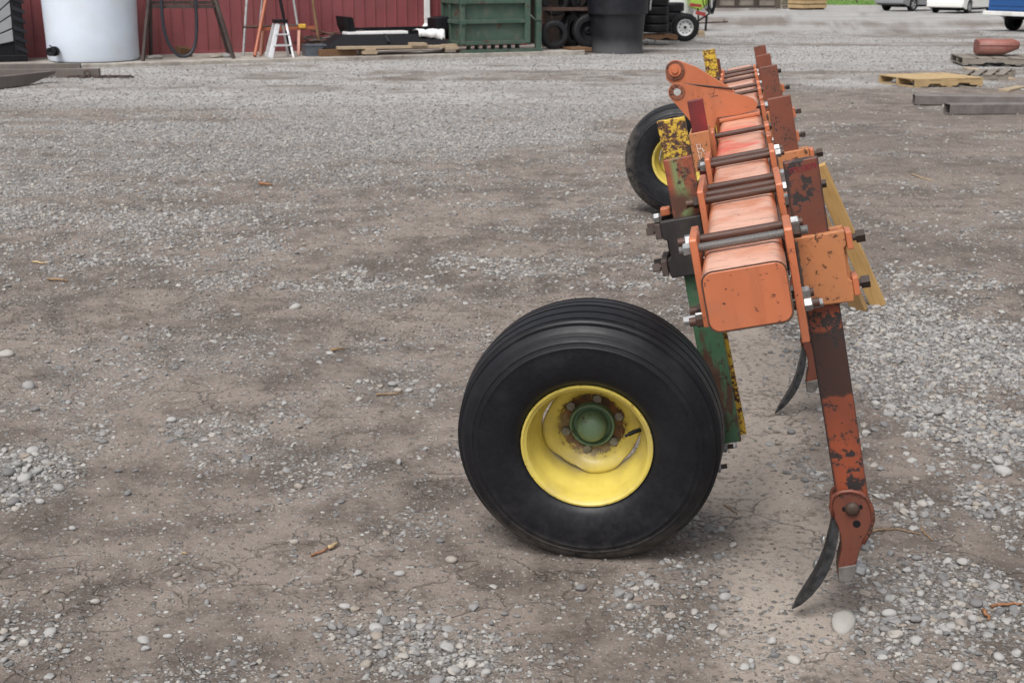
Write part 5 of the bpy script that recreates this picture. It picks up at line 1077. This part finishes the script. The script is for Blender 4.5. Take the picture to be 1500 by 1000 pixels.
P = gpix(1186, 15); s_ = s75(P); kr = thing('slatted_crate', 'pale yellow slatted wooden crate at the edge of the green field', 'crate', (P.x, P.y + .7, P.z), R_(28))
o = MB(); o.box(-.82, .82, -.62, .62, .12, 1.0); o.build('inner_box', M['wooddark'], kr)
for i in range(4):
    z_ = .10 + i * .24; o = MB(); o.box(-.86, .86, -.66, -.621, z_, z_ + .19); o.build('slat', M['woodnew'], kr); o = MB(); o.box(-.86, .86, .621, .66, z_, z_ + .19); o.build('slat', M['woodnew'], kr); o = MB(); o.box(-.86, -.821, -.62, .62, z_, z_ + .19); o.build('slat', M['woodnew'], kr); o = MB(); o.box(.821, .86, -.62, .62, z_, z_ + .19); o.build('slat', M['woodnew'], kr)
for x_ in (-.7, 0, .7): o = MB(); o.box(x_ - .06, x_ + .06, -.6, .6, 0, .099); o.build('runner', M['woodbrown'], kr)
P = gpix(1154, 13.5)
for k in range(5):
    pallet('pallet', f'weathered pallet beside the yellow crate, {ORD[k]} of its stack', (P.x, P.y + .6, P.z + .02 + k * .145), R_(5), 1.0, 1.0, 'woodold', 'woodpale', 5, .25, group='pallets stacked beside the crate')
P = gpix(1118, 15); o = MB(); o.box(-.8, .8, -.15, .15, 0, .06); b = o.build('plank', M['woodold'], None); b.location = (P.x, P.y, P.z + .02); b.rotation_euler = (0, 0, .1); tag(b, 'grey plank lying on the gravel before the far bins', 'plank')
# ------------------------------------------------------------------ vehicles
def rimset(name, R, ri, wd, rimmat, spokes=5):
    root = empty(name); o = tyre_mesh(R, wd, ri); link('tyre', o, root); d = MB(); d.lathe([(wd * .38, ri), (wd * .42, ri - .012), (wd * .30, ri - .02), (wd * .1, ri - .03), (wd * .1, 0)], 28, 'z'); d.build('rim', M['black'], root, 40)
    for k in range(spokes): m4 = Matrix.Rotation(2 * math.pi * k / spokes, 4, 'Z'); s = MB(); s.prism([(.03, -.05), (ri - .015, -.035), (ri - .015, .035), (.03, .05)], wd * .2, wd * .36, 'z', m4); s.build('spoke', M[rimmat], root, bevel=.004)
    d = MB(); d.lathe([(wd * .39, ri + .004), (wd * .44, ri), (wd * .40, ri - .018), (wd * .25, ri - .02)], 28, 'z'); d.lathe([(wd * .38, 0), (wd * .38, .05), (wd * .2, .055)], 16, 'z'); d.build('rim_edge', M[rimmat], root, 40); return root
M['silver'] = plain('silver', (.34, .35, .37), .3, .5, .04, 3, 0); M['vanwhite'] = plain('vanwhite', (.74, .74, .72), .25, 0, .02, 3, 0, dirt=((.5, .48, .44), .25), dsc=1); M['truckblue'] = plain('truckblue', (.020, .085, .26), .28, 0, .06, 3, 0); M['darkplas'] = plain('darkplas', (.03, .03, .032), .6, 0, .2, 5, 0); M['redlens'] = plain('redlens', (.35, .015, .015), .2, 0, .05, 5, 0); M['plate'] = plain('plate', (.6, .6, .58), .4, 0, .05, 5, 0); M['rimsil'] = plain('rimsil', (.45, .46, .47), .3, .6, .05, 5, 0)
def vehicle(name, label, cat, px, py, refx, refy, yaw, L_, Wd, body, gl_, R, wb, xr, paintm, glass_pts, rim='rimsil', clear=.28, extras=None):
    """near end at x = 0, vehicle runs to x = L_; (px,py) is where the wheel at (xr, refy) meets the ground"""
    P = gpix(px, py); c, s = math.cos(yaw), math.sin(yaw); lx, ly = refx, refy
    t = thing(name, label, cat, (P.x - (lx * c - ly * s), P.y - (lx * s + ly * c), P.z), yaw)
    def archpoly():
        q = [(0, body[0][1])]; z0 = clear
        pts = []
        for cx in (xr, xr + wb):
            r = R * 1.16; pts.append([(cx - r * math.cos(R_(a)), R + r * math.sin(R_(a))) for a in range(-12, 193, 15)])
        low = [(0.03, z0 + .12), (xr - R * 1.2, z0)] + [p for p in pts[0] if p[1] > z0] + [p for p in pts[1] if p[1] > z0] + [(L_ - .6, z0), (L_ - .05, z0 + .15)]
        return low + body[::-1]
    for sd in (-1, 1):
        o = MB(); o.prism(archpoly(), sd * Wd / 2 - (.10 if sd > 0 else 0), sd * Wd / 2 + (.10 if sd < 0 else 0)); sp_ = o.build('side_panel', M[paintm], t, bevel=.02)
    o = MB(); o.prism([(.04, clear + .14)] + body + [(L_ - .06, clear + .16), (xr + wb + R * 1.3, clear + .2), (xr + wb + R * 1.3, R * 2.3), (xr + wb - R * 1.3, R * 2.3), (xr + wb - R * 1.3, clear + .05), (xr + R * 1.3, clear + .05), (xr + R * 1.3, R * 2.3), (xr - R * 1.3, R * 2.3), (xr - R * 1.3, clear + .08)], -Wd / 2 + .12, Wd / 2 - .12); o.build('body', M[paintm], t, bevel=.02)
    o = MB(); o.box(xr - .5, xr + wb + .5, -Wd / 2 + .3, Wd / 2 - .3, clear - .06, clear + .3); o.build('underbody', M['black'], t)
    if glass_pts:
        for nm, poly in glass_pts:
            o = MB(); o.prism(poly, -Wd / 2 + .05, Wd / 2 - .05); o.build('cab', M[paintm], t, bevel=.06)
            cx = sum(p[0] for p in poly) / len(poly); cz = sum(p[1] for p in poly) / len(poly); gp_ = [(cx + (x - cx) * .9, cz + (z - cz) * .76) for x, z in poly]
            for sd in (-1, 1): o = MB(); o.prism(gp_, sd * (Wd / 2 - .045) - .006, sd * (Wd / 2 - .045) + .006); o.build('side_window', M['glass'], t)
    w0 = rimset('wheel', R, R * .62, .23, rim)
    for i, (x_, sd) in enumerate(((xr, -1), (xr, 1), (xr + wb, -1), (xr + wb, 1))):
        w_ = w0 if i == 0 else copy_tree(w0); w_.parent = t; w_.location = (x_, sd * (Wd / 2 - .13), R); w_.rotation_euler = (R_(90 if sd < 0 else -90), rng.uniform(0, 6) * 0, 0)
    if extras: extras(t, Wd, L_)
    return t
def suv_x(t, Wd, L_):
    o = MB(); o.box(-.10, .12, -Wd / 2 + .02, Wd / 2 - .02, .42, .64); o.build('bumper', M['silver'], t, bevel=.04); o = MB(); o.box(-.085, .1, -Wd / 2 + .2, Wd / 2 - .2, .34, .43); o.build('lower_valance', M['darkplas'], t, bevel=.02)
    for sd in (-1, 1): o = MB(); o.box(-.01, .08, sd * (Wd / 2 - .12) - .09, sd * (Wd / 2 - .12) + .09, .85, 1.2); o.build('tail_light', M['redlens'], t, bevel=.02)
    o = MB(); o.box(-.02, .01, -.26, .26, .70, .83); o.build('number_plate', M['plate'], t); o = MB(); o.box(-.005, .06, -.6, .6, 1.15, 1.5); o.build('rear_window', M['glass'], t)
suv = vehicle('suv', 'silver sport utility vehicle parked at the edge of the yard', 'car', 1335, 17, .95, -.78, R_(42), 4.7, 1.82, [(0, .45), (0, 1.05), (.05, 1.12), (3.4, 1.08), (4.5, .98), (4.7, .7), (4.7, .5)], None, .37, 2.7, .95, 'silver', [('cab', [(.06, 1.08), (.25, 1.75), (2.4, 1.78), (3.3, 1.07)])], extras=suv_x)
def van_x(t, Wd, L_):
    o = MB(); o.box(-.10, .15, -Wd / 2 + .03, Wd / 2 - .03, .30, .62); o.build('bumper', M['vanwhite'], t, bevel=.06)
    for sd in (-1, 1): o = MB(); o.box(-.015, .08, sd * (Wd / 2 - .12) - .08, sd * (Wd / 2 - .12) + .08, .9, 1.3); o.build('tail_light', M['redlens'], t, bevel=.02)
    o = MB(); o.box(-.02, .02, -.26, .26, .70, .83); o.build('number_plate', M['plate'], t); o = MB(); o.box(-.005, .06, -.7, .7, 1.1, 1.55); o.build('rear_window', M['glass'], t)
van = vehicle('minivan', 'white minivan with five spoke wheels parked between the silver and blue vehicles', 'van', 1415.5, 20, .9, -.80, R_(50), 5.0, 1.95, [(0, .42), (0, 1.0), (.04, 1.1), (3.9, 1.05), (4.8, .85), (5.0, .6), (5.0, .4)], None, .335, 3.0, .9, 'vanwhite', [('cab', [(.05, 1.05), (.22, 1.72), (3.0, 1.74), (4.2, 1.04)])], clear=.2, extras=van_x)
def truck_x(t, Wd, L_):
    o = MB(); o.box(-.02, .05, -Wd / 2 + .03, Wd / 2 - .03, .66, 1.22); tg = o.build('tailgate', M['truckblue'], t, bevel=.015)
    for z_ in (.74, .86, 1.10, 1.17): o = MB(); o.box(-.045, -.0205, -Wd / 2 + .12, Wd / 2 - .12, z_ - .018, z_ + .018); o.build('tailgate_rib', M['truckblue'], tg, bevel=.008)
    o = MB(); o.box(-.22, -.03, -Wd / 2 - .03, Wd / 2 + .03, .52, .66); bpr = o.build('bumper', M['vanwhite'], t, bevel=.02); o = MB(); o.box(-.228, -.2205, -.20, .20, .54, .645); o.build('number_plate', M['plate'], bpr)
    o = MB(); o.lathe([(0, 0), (0, .035), (.06, .035), (.08, .02), (.08, 0)], 10, 'z'); h = o.build('tow_ball', M['darksteel'], t, 40); h.location = (-.2, .12, .42)
    o = MB(); o.box(-.03, .06, -(Wd / 2 - .05) - .05, -(Wd / 2 - .05) + .05, .78, 1.05); o.build('tail_light', M['redlens'], t, bevel=.015)
truck = vehicle('pickup_truck', 'blue pickup truck with white rear bumper seen from behind', 'truck', 1484, 45, 1.15, .83, R_(30), 5.2, 1.95, [(0, .6), (0, 1.22), (2.1, 1.22), (2.12, 1.16), (4.2, 1.14), (5.1, 1.02), (5.2, .8), (5.2, .6)], None, .37, 3.3, 1.15, 'truckblue', [('cab', [(2.12, 1.15), (2.2, 1.85), (3.5, 1.85), (4.1, 1.13)])], clear=.45, extras=truck_x)
